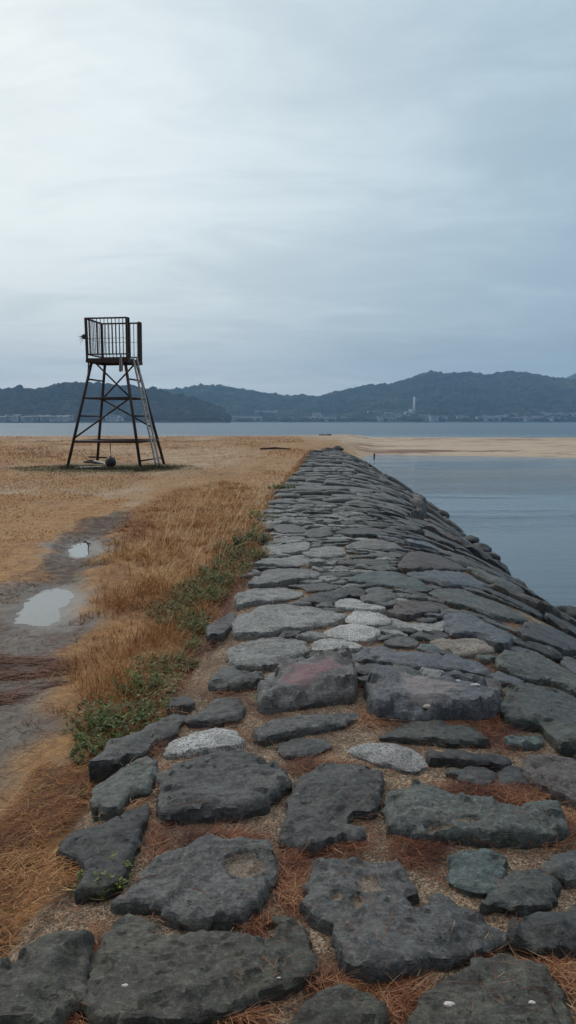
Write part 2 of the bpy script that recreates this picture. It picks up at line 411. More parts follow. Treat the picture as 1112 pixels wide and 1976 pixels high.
def gz(x, y):
    x = np.asarray(x, float); y = np.asarray(y, float)
    base = -.12 + .025 * fbm(x * .35, y * .35, 1.0, 3) + .010 * fbm(x * 3, y * 3, 5.0, 3)
    near = (y < 30)
    pth = np.zeros_like(x)
    m = (y < 16) & (x < 0)
    if m.any():
        s_ = sd(x[m], y[m], path_w); pth[m] = sst(-.1, .35, s_)
    base = base - .03 * pth
    for q in pud:
        mm = (y < 14) & (x < 0)
        if mm.any():
            s_ = sd(x[mm], y[mm], q) + .22 * fbm(x[mm] * 3, y[mm] * 3, 14, 4) + .06 * fbm(x[mm] * 17, y[mm] * 17, 15, 2); base[mm] = base[mm] - .05 * sst(-.35, .3, s_)
    # sand bar / beach shape
    s = y - lagoon_edge(x)
    bar = -1.0 + .36 * (1 - np.exp(-np.clip(s, 0, 99) / 5)) + .05 * np.clip(s, -20, 0) + .05 * fbm(x * .12, y * .25, 2.0, 3)
    w = sst(0, 1, (x - (xR(np.minimum(y, 50)) - 4.2 + np.clip(y - 44, 0, 60) * .12)) / 5.0)
    w = np.where(y < 40, (x > xL(y) + .25).astype(float), w * sst(39, 48, y) + (1 - sst(39, 48, y)) * (x > xL(y) + .25))
    z = base * (1 - w) + bar * w
    under = (y < DY_END) & (x > xL(y) + .22) & (x < xR(y) + .4)
    z = np.where(under, np.minimum(z, -1.5), z)
    crest = 92 + 16 * sst(-2, 16, x)
    z = z - np.clip(y - crest, 0, 20) * .13
    nr = (y < 14) & (x < .2)
    z = z + nr * .010 * fbm(x * 15, y * 15, 21.0, 2)
    return z
def build_ground():
    def axis(a, b, lin, k):
        n = k; u = np.linspace(-1, 1, n); return u
    xs = np.concatenate([-np.geomspace(6.5, 400, 130)[::-1], np.arange(-6.4, 1.2, .04), 1.2 + np.geomspace(.08, 400, 120)])
    ys = np.concatenate([np.linspace(-30, .9, 25), np.arange(1.0, 13, .04), 13 + np.geomspace(.06, 117, 260)])
    X, Y = np.meshgrid(xs, ys); Z = gz(X.ravel(), Y.ravel()).reshape(X.shape)
    V = np.stack([X.ravel(), Y.ravel(), Z.ravel()], 1)
    ny, nx = X.shape; i = np.arange(ny * nx).reshape(ny, nx)
    Fc = np.stack([i[:-1, :-1].ravel(), i[:-1, 1:].ravel(), i[1:, 1:].ravel(), i[1:, :-1].ravel()], 1)
    x, y = V[:, 0], V[:, 1]
    jit = .22 * fbm(x * 2.2, y * 2.2, 3.0, 4); jf = 1 + np.clip(y / 20, 0, 3)
    def msk(P_, a, b): return sst(a, b, sd(x, y, P_) + jit * jf * 1.4)
    pth = msk(path_w, -.12, .15)
    lawn = np.maximum.reduce([msk(lawn_w, -.2, .3), msk(lawn2_w, -.8, .8), msk(tall_w, -.2, .2)])
    lawn *= np.where(y > 20, .85, 1)
    lawn = np.maximum(lawn, (y < 15) * (x < xL(y) + .1) * .85 * (1 - pth))
    st_m = msk(str_w, -.1, .1); lawn *= 1 - .75 * st_m; pth = np.maximum(pth, .8 * st_m)
    far_l = sst(17, 24, y) * (.25 + .65 * sst(-.12, .22, fbm(x * .22, y * .10, 9.0, 4))) * sst(6, -2, x)
    lawn = np.maximum(lawn, far_l)
    e = ((x + 6.6) / 3.4) ** 2 + ((y - 28.0) / 3.4) ** 2
    grn = sst(1.25, .45, e + jit * 2.5) * .8
    wet = np.zeros_like(x)
    for q in pud: wet = np.maximum(wet, msk(q, -.55, -.05))
    wet = np.maximum(wet, pth * (.25 + .35 * sst(-.3, .3, fbm(x * .8, y * .8, 4, 3))) * (y < 9))
    edge = sst(.5, 0, np.abs(y - lagoon_edge(x)) / 1.5 - .2) * (x > 3)
    wet = np.maximum(wet, edge * .5)
    lit = msk(lit_w, -.1, .15) * sst(-.15, .2, fbm(x * 1.5, y * 9, 8, 3))
    bar = sst(2, 9, x + .0 * y) * (y > 38) + sst(80, 88, y) * sst(0, 1, fbm(x * .1, y * .3, 3, 2) + .6)
    bar = np.clip(bar, 0, 1)
    lawn *= (1 - .9 * bar)
    me = mesh_np('ground', V, Fc, M['ground'], True, dict(path=pth, lawn=lawn, green=grn, wet=wet, litter=lit, bar=bar))
    tag(link('ground', me), kind='structure')
build_ground()
# lake bed and far ground sheet lies under the water; the water sheet
def sheet(name, x0, x1, y0, y1, z, mat, n=2):
    me = mesh_np(name, [(x0, y0, z), (x1, y0, z), (x1, y1, z), (x0, y1, z)], [(0, 1, 2, 3)], mat)
    return link(name, me)
tag(sheet('water', -4300, 4300, -30, 4300, -1.0, M['water']), kind='structure')
tag(sheet('far_ground', -4300, 4300, -1200, -30.02, -.15, M['ground']), kind='structure')
for i, q in enumerate(pud):
    c = np.mean(q, 0); big = [((a - c[0]) * 1.6 + c[0], (b - c[1]) * 1.6 + c[1], 0) for a, b in q]
    zc = float(gz(np.array([c[0]]), np.array([c[1]]))[0])
    zz = [-.172, -.176][i]
    me = mesh_np('puddle', [(a, b, 0) for a, b, _ in big], [tuple(range(len(big)))], M['puddle'])
    PUDZ = zc
    o = link('puddle', me, loc=(0, 0, zc + .018)); tag(o, kind='structure')

# dyke gravel bed
def build_bed():
    ys = np.concatenate([np.arange(-3, 1.2, .1), np.arange(1.2, 6, .016), 6 + np.geomspace(.02, DY_END - 5.2, 330)])
    ts = np.linspace(-.035, 1.12, 210)
    T, Y = np.meshgrid(ts, ys); X = xL(Y) + T * (xR(Y) - xL(Y))
    x, y = X.ravel(), Y.ravel()
    z = zprof(x, y) - .012 + .016 * fbm(x * 3, y * 3, 2, 3) + .006 * fbm(x * 22, y * 22, 6, 3)
    z -= .10 * sst(.03, -.035, T.ravel())
    V = np.stack([x, y, z], 1); ny, nx = X.shape; i = np.arange(ny * nx).reshape(ny, nx)
    Fc = np.stack([i[:-1, :-1].ravel(), i[:-1, 1:].ravel(), i[1:, 1:].ravel(), i[1:, :-1].ravel()], 1)
    tag(link('causeway_bed', mesh_np('causeway_bed', V, Fc, M['bed'], True)), kind='structure')
build_bed()

# ------------------------------------------------------------------ paving stones
# (label, material, thickness, outline in the photograph, unprojected onto the causeway's own surface at the stone's height)
ST = [
("mossy brown-grey stone in the bottom left corner beside the straw", 'olive', .13, [(0,1850),(45,1822),(97,1799),(126,1786),(165,1790),(172,1810),(168,1850),(160,1885),(140,1925),(112,1965),(80,2010),(-40,2040),(-90,1950)]),
("largest pitted foreground stone with a white shell speck, along the bottom edge", 'olive', .09, [(252,1752),(306,1775),(335,1794),(400,1798),(453,1799),(514,1803),(528,1785),(521,1766),(536,1757),(561,1769),(586,1798),(604,1835),(594,1878),(554,1903),(500,1922),(457,1946),(392,1972),(330,1985),(260,1990),(187,1974),(155,1950),(149,1918),(176,1882),(192,1849),(201,1810),(228,1768)]),
("broad grey stone with a sand-filled hollow, just above the largest pitted foreground stone", 'slate', .08, [(230,1731),(266,1691),(299,1648),(360,1630),(403,1612),(421,1621),(514,1626),(529,1648),(530,1677),(518,1709),(497,1741),(498,1752),(457,1783),(442,1788),(392,1786),(350,1780),(330,1766),(300,1752),(262,1744),(232,1742)]),
("big notched slab with sand patches on its upper left and a red needle pair", 'slate', .09, [(608,1659),(626,1653),(673,1653),(756,1646),(766,1650),(784,1670),(795,1695),(811,1720),(786,1729),(793,1756),(809,1752),(827,1747),(827,1727),(849,1716),(867,1734),(906,1752),(942,1777),(982,1799),(985,1813),(928,1824),(892,1835),(845,1853),(798,1871),(762,1894),(723,1896),(700,1893),(665,1875),(658,1849),(656,1806),(640,1781),(608,1767),(597,1745),(602,1720),(601,1702),(608,1677)]),
("wide olive stone with white droppings in the bottom right corner", 'olive', .08, [(913,1842),(964,1835),(1007,1848),(1072,1875),(1086,1911),(1092,1954),(1100,1990),(1110,2040),(950,2060),(800,2040),(798,1976),(813,1929),(845,1900),(867,1871),(906,1860)]),
("round-topped stone cut by the bottom edge between the two biggest bottom stones", 'olive', .08, [(601,1921),(629,1903),(665,1902),(712,1921),(734,1947),(735,1976),(735,2020),(560,2030),(565,1980),(572,1961)]),
("rounded brown-black stone at the right edge above the bottom right olive stone", 'dark', .11, [(982,1790),(1011,1777),(1036,1759),(1090,1740),(1118,1726),(1170,1750),(1160,1830),(1108,1842),(1065,1846),(1029,1831),(1000,1812)]),
("grey stone with a small knob pointing left, below right of the small square stone", 'green', .07, [(953,1713),(978,1680),(996,1670),(1036,1676),(1075,1692),(1082,1713),(1060,1729),(1040,1744),(1010,1758),(985,1748),(965,1740),(948,1756),(932,1752),(934,1740),(956,1728)]),
("flaky dark stone at the right edge behind the knobbed grey stone", 'slate', .07, [(1045,1668),(1090,1645),(1112,1640),(1160,1655),(1160,1708),(1112,1705),(1092,1712),(1080,1690),(1062,1680)]),
("small squarish blue-green stone with a pale scratch below the long right slab", 'teal', .06, [(870,1644),(899,1633),(935,1633),(964,1644),(967,1669),(960,1698),(946,1723),(913,1716),(881,1704),(874,1677)]),
("long green-grey slab with a round dark lobe at its right end", 'green', .10, [(750,1539),(759,1517),(771,1508),(815,1497),(853,1513),(900,1532),(967,1548),(1014,1557),(1064,1553),(1083,1559),(1077,1570),(1092,1588),(1096,1610),(1070,1625),(1030,1623),(1004,1628),(982,1620),(963,1623),(888,1614),(841,1620),(793,1614),(762,1601),(752,1597)]),
("boot-shaped slate stone with a violet patch in the middle of the causeway", 'slate', .08, [(572,1503),(608,1474),(630,1465),(702,1476),(734,1489),(740,1510),(723,1528),(716,1564),(680,1561),(669,1568),(666,1586),(680,1597),(702,1600),(705,1615),(684,1623),(659,1625),(594,1640),(543,1629),(554,1586),(558,1546),(569,1525)]),
("broad grey block with straw on top directly below the white granite wedge", 'slate', .10, [(310,1489),(351,1474),(413,1453),(463,1444),(495,1451),(531,1467),(540,1479),(550,1487),(547,1510),(531,1532),(513,1561),(463,1575),(402,1571),(344,1579),(310,1584),(308,1550),(317,1517)]),
("bright white speckled granite wedge on the left of the causeway", 'granite', .055, [(326,1438),(333,1427),(380,1413),(427,1402),(449,1406),(467,1440),(402,1451),(355,1455),(330,1456)]),
("oval grey stone left of the broad block, its lower right corner broken away", 'green', .06, [(258,1467),(283,1458),(305,1465),(294,1496),(283,1525),(251,1532),(236,1561),(222,1568),(182,1553),(182,1539),(193,1514),(215,1492)]),
("rough triangular dark stone running down to the small green weed by the straw", 'dark', .07, [(283,1543),(276,1589),(258,1629),(252,1648),(245,1684),(230,1709),(205,1722),(147,1734),(158,1709),(173,1684),(162,1662),(137,1653),(108,1641),(112,1626),(144,1605),(187,1594),(223,1576),(240,1560)]),
("long narrow smooth grey stone slanting along the grass edge", 'slate', .06, [(330,1370),(359,1374),(344,1395),(330,1413),(294,1427),(283,1449),(251,1463),(215,1476),(168,1485),(204,1456),(208,1435),(244,1420),(287,1399)]),
("small flat grey stone touching the upper tip of the long slanting edge stone", 'slate', .04, [(333,1348),(359,1343),(373,1355),(355,1366),(326,1366)]),
("low cracked trapezoid stone above the white granite wedge", 'slate', .05, [(362,1388),(402,1363),(416,1348),(456,1343),(467,1359),(463,1384),(445,1392),(416,1395),(373,1399)]),
("humped folded stone left of the red-stained block", 'slate', .08, [(415,1304),(429,1285),(450,1281),(461,1296),(497,1298),(503,1309),(488,1317),(472,1325),(437,1331),(410,1332)]),
("flat weathered grey slab directly behind the red-stained block", 'light', .06, [(445,1263),(456,1242),(493,1231),(531,1227),(574,1234),(596,1255),(574,1269),(547,1278),(526,1290),(501,1294),(469,1291),(450,1283)]),
("thick raised block with a faded red paint stain on top and a black front face", 'red', .15, [(499,1315),(531,1293),(569,1274),(623,1258),(666,1259),(680,1274),(680,1300),(677,1322),(671,1328),(623,1338),(569,1354),(520,1373),(504,1360)]),
("long pale grey lens-shaped slab reaching to the path edge, behind the flat weathered slab", 'light', .06, [(457,1185),(483,1180),(509,1164),(547,1161),(596,1166),(650,1180),(664,1185),(650,1199),(609,1207),(555,1218),(515,1227),(474,1232),(457,1229)]),
("small split stone half under weeds at the left end of the pale lens-shaped slab", 'slate', .05, [(402,1215),(420,1193),(447,1178),(455,1196),(442,1207),(431,1231),(402,1239)]),
("pale slab with a curled right end just behind the lens-shaped slab", 'light', .055, [(461,1147),(496,1135),(542,1130),(574,1139),(580,1147),(542,1155),(496,1164),(464,1174),(459,1160)]),
("thin flat tongue of stone with a dark rim between the pale slabs", 'slate', .03, [(558,1131),(609,1124),(671,1130),(650,1134),(615,1138),(600,1142),(588,1133)]),
("pale wedge slab touching the weeds, third pale slab back from the lens-shaped one", 'light', .06, [(482,1131),(496,1112),(515,1096),(547,1092),(596,1095),(612,1107),(607,1118),(574,1121),(531,1129),(499,1134)]),
("pale slab with a dark lower lip, fourth pale slab back from the lens-shaped one", 'light', .055, [(495,1096),(517,1081),(558,1072),(585,1067),(598,1083),(576,1091),(544,1090),(513,1095)]),
("pale stone with a black hollow under its front, next to the dark green weeds", 'light', .07, [(502,1069),(511,1056),(547,1050),(585,1043),(598,1049),(589,1063),(576,1067),(535,1071),(517,1074)]),
("narrow pale stone behind the one with the hollow front", 'light', .04, [(508,1048),(531,1038),(580,1034),(587,1039),(549,1046),(515,1053)]),
("flat oval stone in the middle of the causeway, ringed by sand", 'light', .04, [(587,1065),(607,1056),(639,1051),(661,1056),(662,1069),(643,1077),(612,1080),(594,1074)]),
("small slanting stone at the grass edge above the dark green weeds", 'slate', .06, [(484,1040),(515,1022),(517,1036),(511,1042),(486,1056)]),
("rough two-lobed stone at the left, behind the narrow pale stone", 'slate', .06, [(529,1015),(547,1009),(580,1013),(589,1024),(576,1030),(540,1033)]),
("small white granite stone, the farthest of the four granite pieces in the middle", 'granite', .05, [(651,1158),(665,1151),(686,1153),(705,1164),(732,1172),(740,1179),(727,1183),(689,1177),(654,1172)]),
("cream-white granite stone, second farthest of the four granite pieces in the middle", 'granite', .04, [(673,1196),(684,1178),(708,1178),(743,1194),(748,1205),(716,1207),(681,1203)]),
("oval light granite stone, third of the four granite pieces in the middle", 'granite', .045, [(632,1220),(654,1207),(689,1204),(708,1209),(728,1223),(711,1239),(673,1234),(640,1223)]),
("greyer granite stone with a dark left edge, nearest of the four granite pieces", 'granite', .04, [(605,1242),(619,1230),(640,1229),(673,1239),(692,1250),(688,1260),(667,1256),(635,1255),(608,1252)]),
("dark fine-grained stone behind the small white granite stone", 'dark', .07, [(580,1161),(609,1145),(650,1136),(681,1133),(699,1140),(696,1150),(680,1150),(660,1149),(648,1157),(640,1168),(600,1164)]),
("grey diamond-shaped stone to the right of the small white granite stone", 'slate', .045, [(703,1158),(708,1136),(735,1130),(759,1142),(756,1156),(735,1168),(716,1162)]),
("blue-green wedge slab behind the grey diamond-shaped stone", 'teal', .05, [(671,1122),(708,1104),(735,1102),(773,1107),(816,1127),(827,1138),(800,1137),(778,1138),(740,1129),(711,1125)]),
("low dark stone set in sand left of the blue-green wedge slab", 'dark', .04, [(616,1107),(649,1103),(700,1104),(681,1111),(640,1115)]),
("thin grey stone with a jagged front behind the blue-green wedge slab", 'slate', .05, [(651,1091),(687,1078),(714,1076),(746,1083),(746,1093),(724,1096),(697,1092),(670,1091)]),
("smooth brownish arched stone over a dark hollow on the right of the causeway", 'brown', .07, [(751,1182),(773,1164),(810,1153),(843,1157),(862,1166),(843,1177),(816,1184),(789,1197),(765,1190)]),
("worn pale slab curving under the brownish arched stone", 'light', .025, [(747,1190),(767,1193),(789,1201),(829,1204),(852,1197),(859,1209),(843,1221),(805,1218),(773,1209)]),
("small dark loaf-shaped stone behind the long blue-grey slab", 'slate', .05, [(748,1240),(759,1227),(789,1226),(800,1234),(798,1242),(773,1248)]),
("tiny teal cobble wedged beside the cream granite", 'teal', .04, [(810,1247),(829,1242),(843,1249),(840,1257),(821,1257)]),
("tiny knobbly stone on the lower rim of the worn pale slab", 'dark', .04, [(770,1212),(789,1208),(800,1215),(797,1224),(778,1219)]),
("long narrow blue-grey slab behind the biggest black-fronted block", 'blue', .08, [(692,1263),(716,1243),(751,1247),(794,1257),(843,1263),(879,1266),(925,1277),(941,1301),(936,1314),(893,1298),(829,1290),(773,1280),(721,1273),(694,1270)]),
("biggest black-fronted block, wet blue top with a pinkish worn patch and shells", 'blue', .15, [(705,1302),(712,1293),(743,1288),(789,1294),(834,1299),(858,1298),(906,1311),(956,1330),(958,1350),(942,1372),(926,1390),(880,1388),(825,1381),(774,1380),(727,1370),(714,1350),(708,1325)]),
("cream granite wedge right of the middle, its lower edge dark", 'cream', .06, [(836,1236),(852,1232),(914,1228),(928,1236),(950,1259),(898,1266),(879,1267),(871,1255),(855,1249)]),
("dark curved stone with folded left end behind the cream granite wedge", 'blue', .09, [(858,1196),(863,1180),(901,1180),(920,1188),(944,1209),(971,1226),(985,1242),(971,1256),(953,1252),(933,1232),(914,1224),(877,1226),(864,1215)]),
("long green-grey slab slanting toward the water above the dark curved stone", 'green', .06, [(828,1145),(852,1135),(898,1134),(925,1150),(974,1169),(1006,1188),(1012,1199),(974,1196),(941,1191),(920,1180),(890,1169),(866,1163),(850,1152)]),
("smooth violet-grey slab behind the long green-grey slab", 'blue', .06, [(787,1108),(821,1103),(852,1099),(893,1104),(925,1120),(944,1131),(920,1134),(886,1132),(860,1134),(834,1123),(816,1120)]),
("broad dark stone with layered front, behind the violet-grey slab", 'brown', .07, [(768,1098),(780,1080),(790,1066),(812,1060),(845,1068),(880,1085),(900,1097),(871,1100),(817,1102),(779,1105)]),
("low ridged stone in the middle, right of the sand-ringed oval stone", 'slate', .05, [(672,1070),(710,1067),(746,1066),(775,1074),(768,1081),(746,1078),(728,1074),(705,1075),(674,1079)]),
("pale-topped stone with dark front right of the sand-ringed oval stone", 'light', .06, [(672,1051),(705,1041),(732,1038),(759,1045),(772,1056),(764,1063),(732,1062),(674,1062)]),
("craggy grey stone behind the pale-topped one in the middle", 'slate', .06, [(649,1029),(676,1015),(710,1019),(746,1027),(750,1036),(710,1035),(687,1039)]),
("dark blue stone on the shoulder, right of the pale-topped stone", 'blue', .05, [(786,1041),(822,1042),(852,1060),(838,1063),(811,1055),(790,1054)]),
("dark stepped stone left of the craggy grey one", 'slate', .06, [(592,1022),(612,1016),(630,1024),(641,1033),(621,1040),(596,1036)]),
("black-edged small stone just behind the sand-ringed oval stone", 'dark', .05, [(616,1049),(634,1041),(664,1039),(670,1045),(648,1049)]),
("large flat grey-green slab at the right edge with a hollowed dark corner", 'green', .11, [(967,1371),(968,1352),(982,1315),(992,1305),(1014,1307),(1077,1327),(1112,1346),(1180,1385),(1180,1475),(1112,1455),(1077,1448),(1055,1418),(1045,1396),(1001,1396),(976,1387)]),
("pale-topped slab with a dark pocket, behind the large slab at the right edge", 'green', .11, [(966,1263),(977,1247),(1012,1253),(1044,1263),(1082,1282),(1112,1307),(1180,1345),(1180,1372),(1112,1340),(1066,1315),(1033,1308),(1001,1299),(968,1280)]),
("broad dark slab on the water side slope with a white shell speck", 'dark', .08, [(1001,1223),(1017,1199),(1055,1199),(1095,1215),(1122,1231),(1170,1270),(1112,1260),(1082,1261),(1055,1251),(1017,1236)]),
("small grey stone at the right edge between two dark slabs", 'slate', .06, [(1084,1268),(1112,1268),(1160,1290),(1160,1325),(1112,1302),(1095,1287)]),
("small bright teal-topped stone among red needles on the right", 'teal', .08, [(976,1425),(995,1411),(1045,1418),(1048,1428),(1036,1437),(1007,1443),(982,1437)]),
("narrow dark ridge of stone bending down at its right end", 'dark', .08, [(827,1450),(838,1444),(913,1442),(970,1450),(982,1459),(979,1470),(951,1483),(940,1472),(894,1469),(838,1469)]),
("angular brown-grey stone under the narrow dark ridge", 'slate', .05, [(863,1486),(900,1477),(938,1476),(948,1491),(941,1513),(916,1510),(888,1497)]),
("small flat dark stone flush with the needles, below the teal-topped stone", 'dark', .025, [(963,1497),(976,1476),(1001,1480),(1014,1500),(1014,1515),(967,1515)]),
("layered violet-brown stone at the right edge below the large flat slab", 'brown', .10, [(1017,1481),(1020,1453),(1064,1453),(1112,1470),(1180,1505),(1180,1590),(1112,1556),(1089,1532),(1045,1513)]),
("low green-grey wedge stone in front of the biggest black-fronted block", 'green', .05, [(731,1420),(759,1406),(795,1390),(850,1391),(894,1400),(919,1420),(938,1434),(913,1440),(866,1437),(841,1428),(800,1423),(785,1425)]),
("grey-white speckled granite slab sunk in sand in the middle foreground", 'granite', .03, [(680,1442),(709,1433),(759,1433),(795,1445),(820,1474),(802,1492),(759,1480),(723,1467),(684,1453)]),
("half-buried stone with a dark raised back below the red-stained block", 'slate', .06, [(490,1409),(522,1390),(558,1381),(623,1370),(685,1367),(697,1372),(666,1393),(623,1402),(576,1413),(540,1424),(515,1435),(493,1424)]),
("flat patch of stone nearly covered by sand under the half-buried stone", 'slate', .018, [(536,1438),(569,1424),(623,1427),(637,1438),(601,1460),(558,1460)]),
("dark block jutting out over the water from the causeway's edge", 'dark', .28, [(788,985),(802,973),(820,969),(824,984),(812,994),(795,997)]),
]
SAND = {2: [(472, 1668, 34, 22)], 3: [(712, 1706, 24, 22), (692, 1738, 12, 14), (650, 1729, 10, 9)], 5: [], 10: [(905, 1578, 36, 7), (852, 1588, 26, 7)], 1: [(330, 1786, 40, 8), (500, 1790, 30, 10)],
        51: [], 19: [(430, 1300, 1, 1)]}
STAIN = {'red': [(600, 1290, 45, 10), (580, 1304, 30, 9), (625, 1285, 30, 8)], 'blue': [(830, 1325, 60, 13), (800, 1312, 28, 10)]}

def resample(Pt, step, jit, seed, smooth=2, grow=0.0):
    Pt = [np.array(p, float) for p in Pt]
    for _ in range(smooth):
        q = []
        for i in range(len(Pt)):
            a, b = Pt[i], Pt[(i + 1) % len(Pt)]
            q += [a * .86 + b * .14, a * .14 + b * .86]
        Pt = q
    out = []
    for i in range(len(Pt)):
        a, b = Pt[i], Pt[(i + 1) % len(Pt)]
        n = max(1, int(round(np.linalg.norm(b - a) / step)))
        for k in range(n): out.append(a + (b - a) * k / n)
    out = np.array(out); c = out.mean(0)
    # drop points that crowd
    keep = [0]
    for i in range(1, len(out)):
        if np.linalg.norm(out[i] - out[keep[-1]]) > step * .55: keep.append(i)
    out = out[keep]
    d = out - c; r = np.linalg.norm(d, axis=1, keepdims=True) + 1e-6
    n1 = fbm(out[:, 0] * 9, out[:, 1] * 9, seed * 1.7, 3)
    n2 = fbm(out[:, 0] * 34, out[:, 1] * 34, seed * 2.3, 3)
    if jit == 0: n1 = n1 * 0; n2 = n2 * 0
    return out + d / r * ((n1 * 1.6 + n2 * .9) * jit + grow)[:, None]

def stone_mesh(name, outline, H, mat, seed, step, tilt=(0, 0), rough=1.0, rim=None, sand=(), stain=(), stuff=False, grow=0.0):
    O = resample(outline, step, .024 * rough, seed, 1, grow)
    area = 0.5 * abs(np.sum(O[:, 0] * np.roll(O[:, 1], -1) - O[:, 1] * np.roll(O[:, 0], -1)))
    mn, mx = O.min(0), O.max(0); c = (mn + mx) / 2
    gx, gy = np.meshgrid(np.arange(mn[0], mx[0], step), np.arange(mn[1], mx[1], step))
    gx = gx.ravel() + rng.uniform(-.25, .25, gx.size) * step; gy = gy.ravel() + rng.uniform(-.25, .25, gy.size) * step
    ins = sd(gx, gy, O); k = ins > step * .5
    gx, gy = gx[k], gy[k]
    pts = [Vector(p) for p in O] + [Vector((a, b)) for a, b in zip(gx, gy)]
    n = len(O)
    r = delaunay_2d_cdt(pts, [], [list(range(n))], 1, 1e-6)
    V = np.array([tuple(v) for v in r[0]]); tris = [tuple(f) for f in r[2] if len(f) == 3]
    if not len(tris): return None
    x, y = V[:, 0], V[:, 1]; d = dpoly(x, y, O)
    rr = rim or min(.013, .25 * math.sqrt(area) * .5 + .005)
    e = 1 - np.clip(d / (rr * (1 + .6 * vn(x * 12, y * 12, seed))), 0, 1)
    prof = np.sqrt(np.clip(1 - e ** 2.2, 0, 1))
    sc = min(1, math.sqrt(area) / .35)
    und = fbm(x * 4.5, y * 4.5, seed * .9, 4) * .026 * sc
    th = seed * 1.3; u = (x * math.cos(th) + y * math.sin(th))
    s1 = fbm(x * 4 + 3, y * 8, seed, 4) * 2.0 + u * 1.0
    st_ = (np.floor(s1 * 3) + sst(.0, .14, (s1 * 3) % 1)) / 3 - s1
    terr = st_ * .024 * sc
    fn = fbm(x * 22, y * 38, seed + 3, 4) * .010 * rough
    ch = sst(.02, .10, fbm(x * 6.5, y * 6.5, seed + 8, 3)) * sst(.10 * sc + .02, .03, d + .03 * fbm(x * 16, y * 16, seed, 2))
    fl = .62 if H < .02 else .80
    top = H * (fl + (1 - fl) * prof) * (1 - .42 * ch) + (und + terr) * np.clip(d / .03, .35, 1) + fn
    top += tilt[0] * (x - c[0]) + tilt[1] * (y - c[1])
    top = np.maximum(top, .006)
    base = zprof(x, y)
    sa = np.zeros(len(V)); stn = np.zeros(len(V))
    for (sx, sy, ra, rb) in sand:
        X0, Y0 = at_dyke(sx, sy, H); kx = abs(at_dyke(sx + ra, sy, H)[0] - X0); ky = abs(at_dyke(sx, sy - rb, H)[1] - at_dyke(sx, sy + rb, H)[1]) / 2
        q = ((x - X0) / kx) ** 2 + ((y - Y0) / ky) ** 2 + fbm(x * 14, y * 14, 3) * 1.2
        w = sst(1.35, .5, q); sa = np.maximum(sa, w); top -= w * .022
    for (sx, sy, ra, rb) in stain:
        X0, Y0 = at_dyke(sx, sy, H); kx = abs(at_dyke(sx + ra, sy, H)[0] - X0); ky = abs(at_dyke(sx, sy - rb, H)[1] - at_dyke(sx, sy + rb, H)[1]) / 2
        q = ((x - X0) / kx) ** 2 + ((y - Y0) / ky) ** 2 + fbm(x * 8, y * 20, 5) * 1.6
        stn = np.maximum(stn, sst(1.4, .4, q))
    z = base + top
    # map outline verts
    ob = [i for i in range(len(V)) if d[i] < 1e-5]
    om = {}
    orig = r[3]
    for i, lst in enumerate(orig):
        for q in lst:
            if q < n: om[q] = i
    if len(om) < n: 
        ring = [om[q] for q in range(n) if q in om]
    else: ring = [om[q] for q in range(n)]
    P3 = np.stack([x, y, z], 1).tolist(); F3 = list(tris)
    sa = sa.tolist(); stn = stn.tolist()
    ccw = np.sum(V[ring, 0] * np.roll(V[ring, 1], -1) - V[ring, 1] * np.roll(V[ring, 0], -1)) > 0
    prev = ring; cc = V[ring].mean(0)
    for lv in (.5, .0, -1):
        cur = []
        for i in ring:
            dx, dy = x[i] - cc[0], y[i] - cc[1]; L = math.hypot(dx, dy) + 1e-6
            o_ = (.008 + .010 * float(vn(x[i] * 30, y[i] * 30, seed + lv * 9)) * rough) * (1 if lv > -.5 else .4) * min(1, step / .012 * .5 + .5)
            zz = base[i] + (top[i] * lv if lv >= 0 else -.09)
            cur.append(len(P3)); P3.append([x[i] + dx / L * o_, y[i] + dy / L * o_, zz]); sa.append(0); stn.append(0)
        m = len(ring)
        for k in range(m):
            a, b = prev[k], prev[(k + 1) % m]; c2, d2 = cur[(k + 1) % m], cur[k]
            F3.append((a, d2, c2, b) if ccw else (a, b, c2, d2))
        prev = cur
    org = np.array([c[0], c[1], float(zprof(c[0], c[1]))])
    P3 = np.array(P3) - org
    if stuff: return P3 + org, F3
    me = mesh_np(name, P3, F3, M[mat], True, dict(sand=sa, stain=stn))
    try: me.set_sharp_from_angle(angle=math.radians(38))
    except Exception: pass
    return link(name, me, loc=tuple(org))

BND = []
for i, (lab, mat, H, poly) in enumerate(ST):
    H = H * .50 if H < .12 else (H * .86 if H < .2 and i not in (0,) else (H if i else .07))
    ys_ = [p[1] for p in poly]; y0, y1 = min(ys_), max(ys_)
    w = []
    for a, b in poly:
        f = 1 - (b - y0) / (y1 - y0 + 1e-6)
        f = f ** .6
        w.append(at_dyke(a, b, H * f))
    cy = np.mean([q[1] for q in w])
    step = max(.0115, .0042 * cy) if cy < 9 else .05
    o = stone_mesh('paving_stone', w, H, mat, i + 1.37, step, grow=.006 if cy < 4.3 else min(.03, .004 * cy), tilt=(rng.normal() * .03, -abs(rng.normal()) * .04) if H < .1 else (.05, .10),
                   sand=SAND.get(i, ()), stain=STAIN['red'] if mat == 'red' else (STAIN['blue'] if H > .12 and mat == 'blue' else ()))
    tag(o, lab, 'stone', 'stones paving the causeway')
    rs = resample(w, .05, 0, 0, 1)
    BND.append((w, rs))
ALLB = np.concatenate([b for _, b in BND])
POLYS = [w for w, _ in BND]

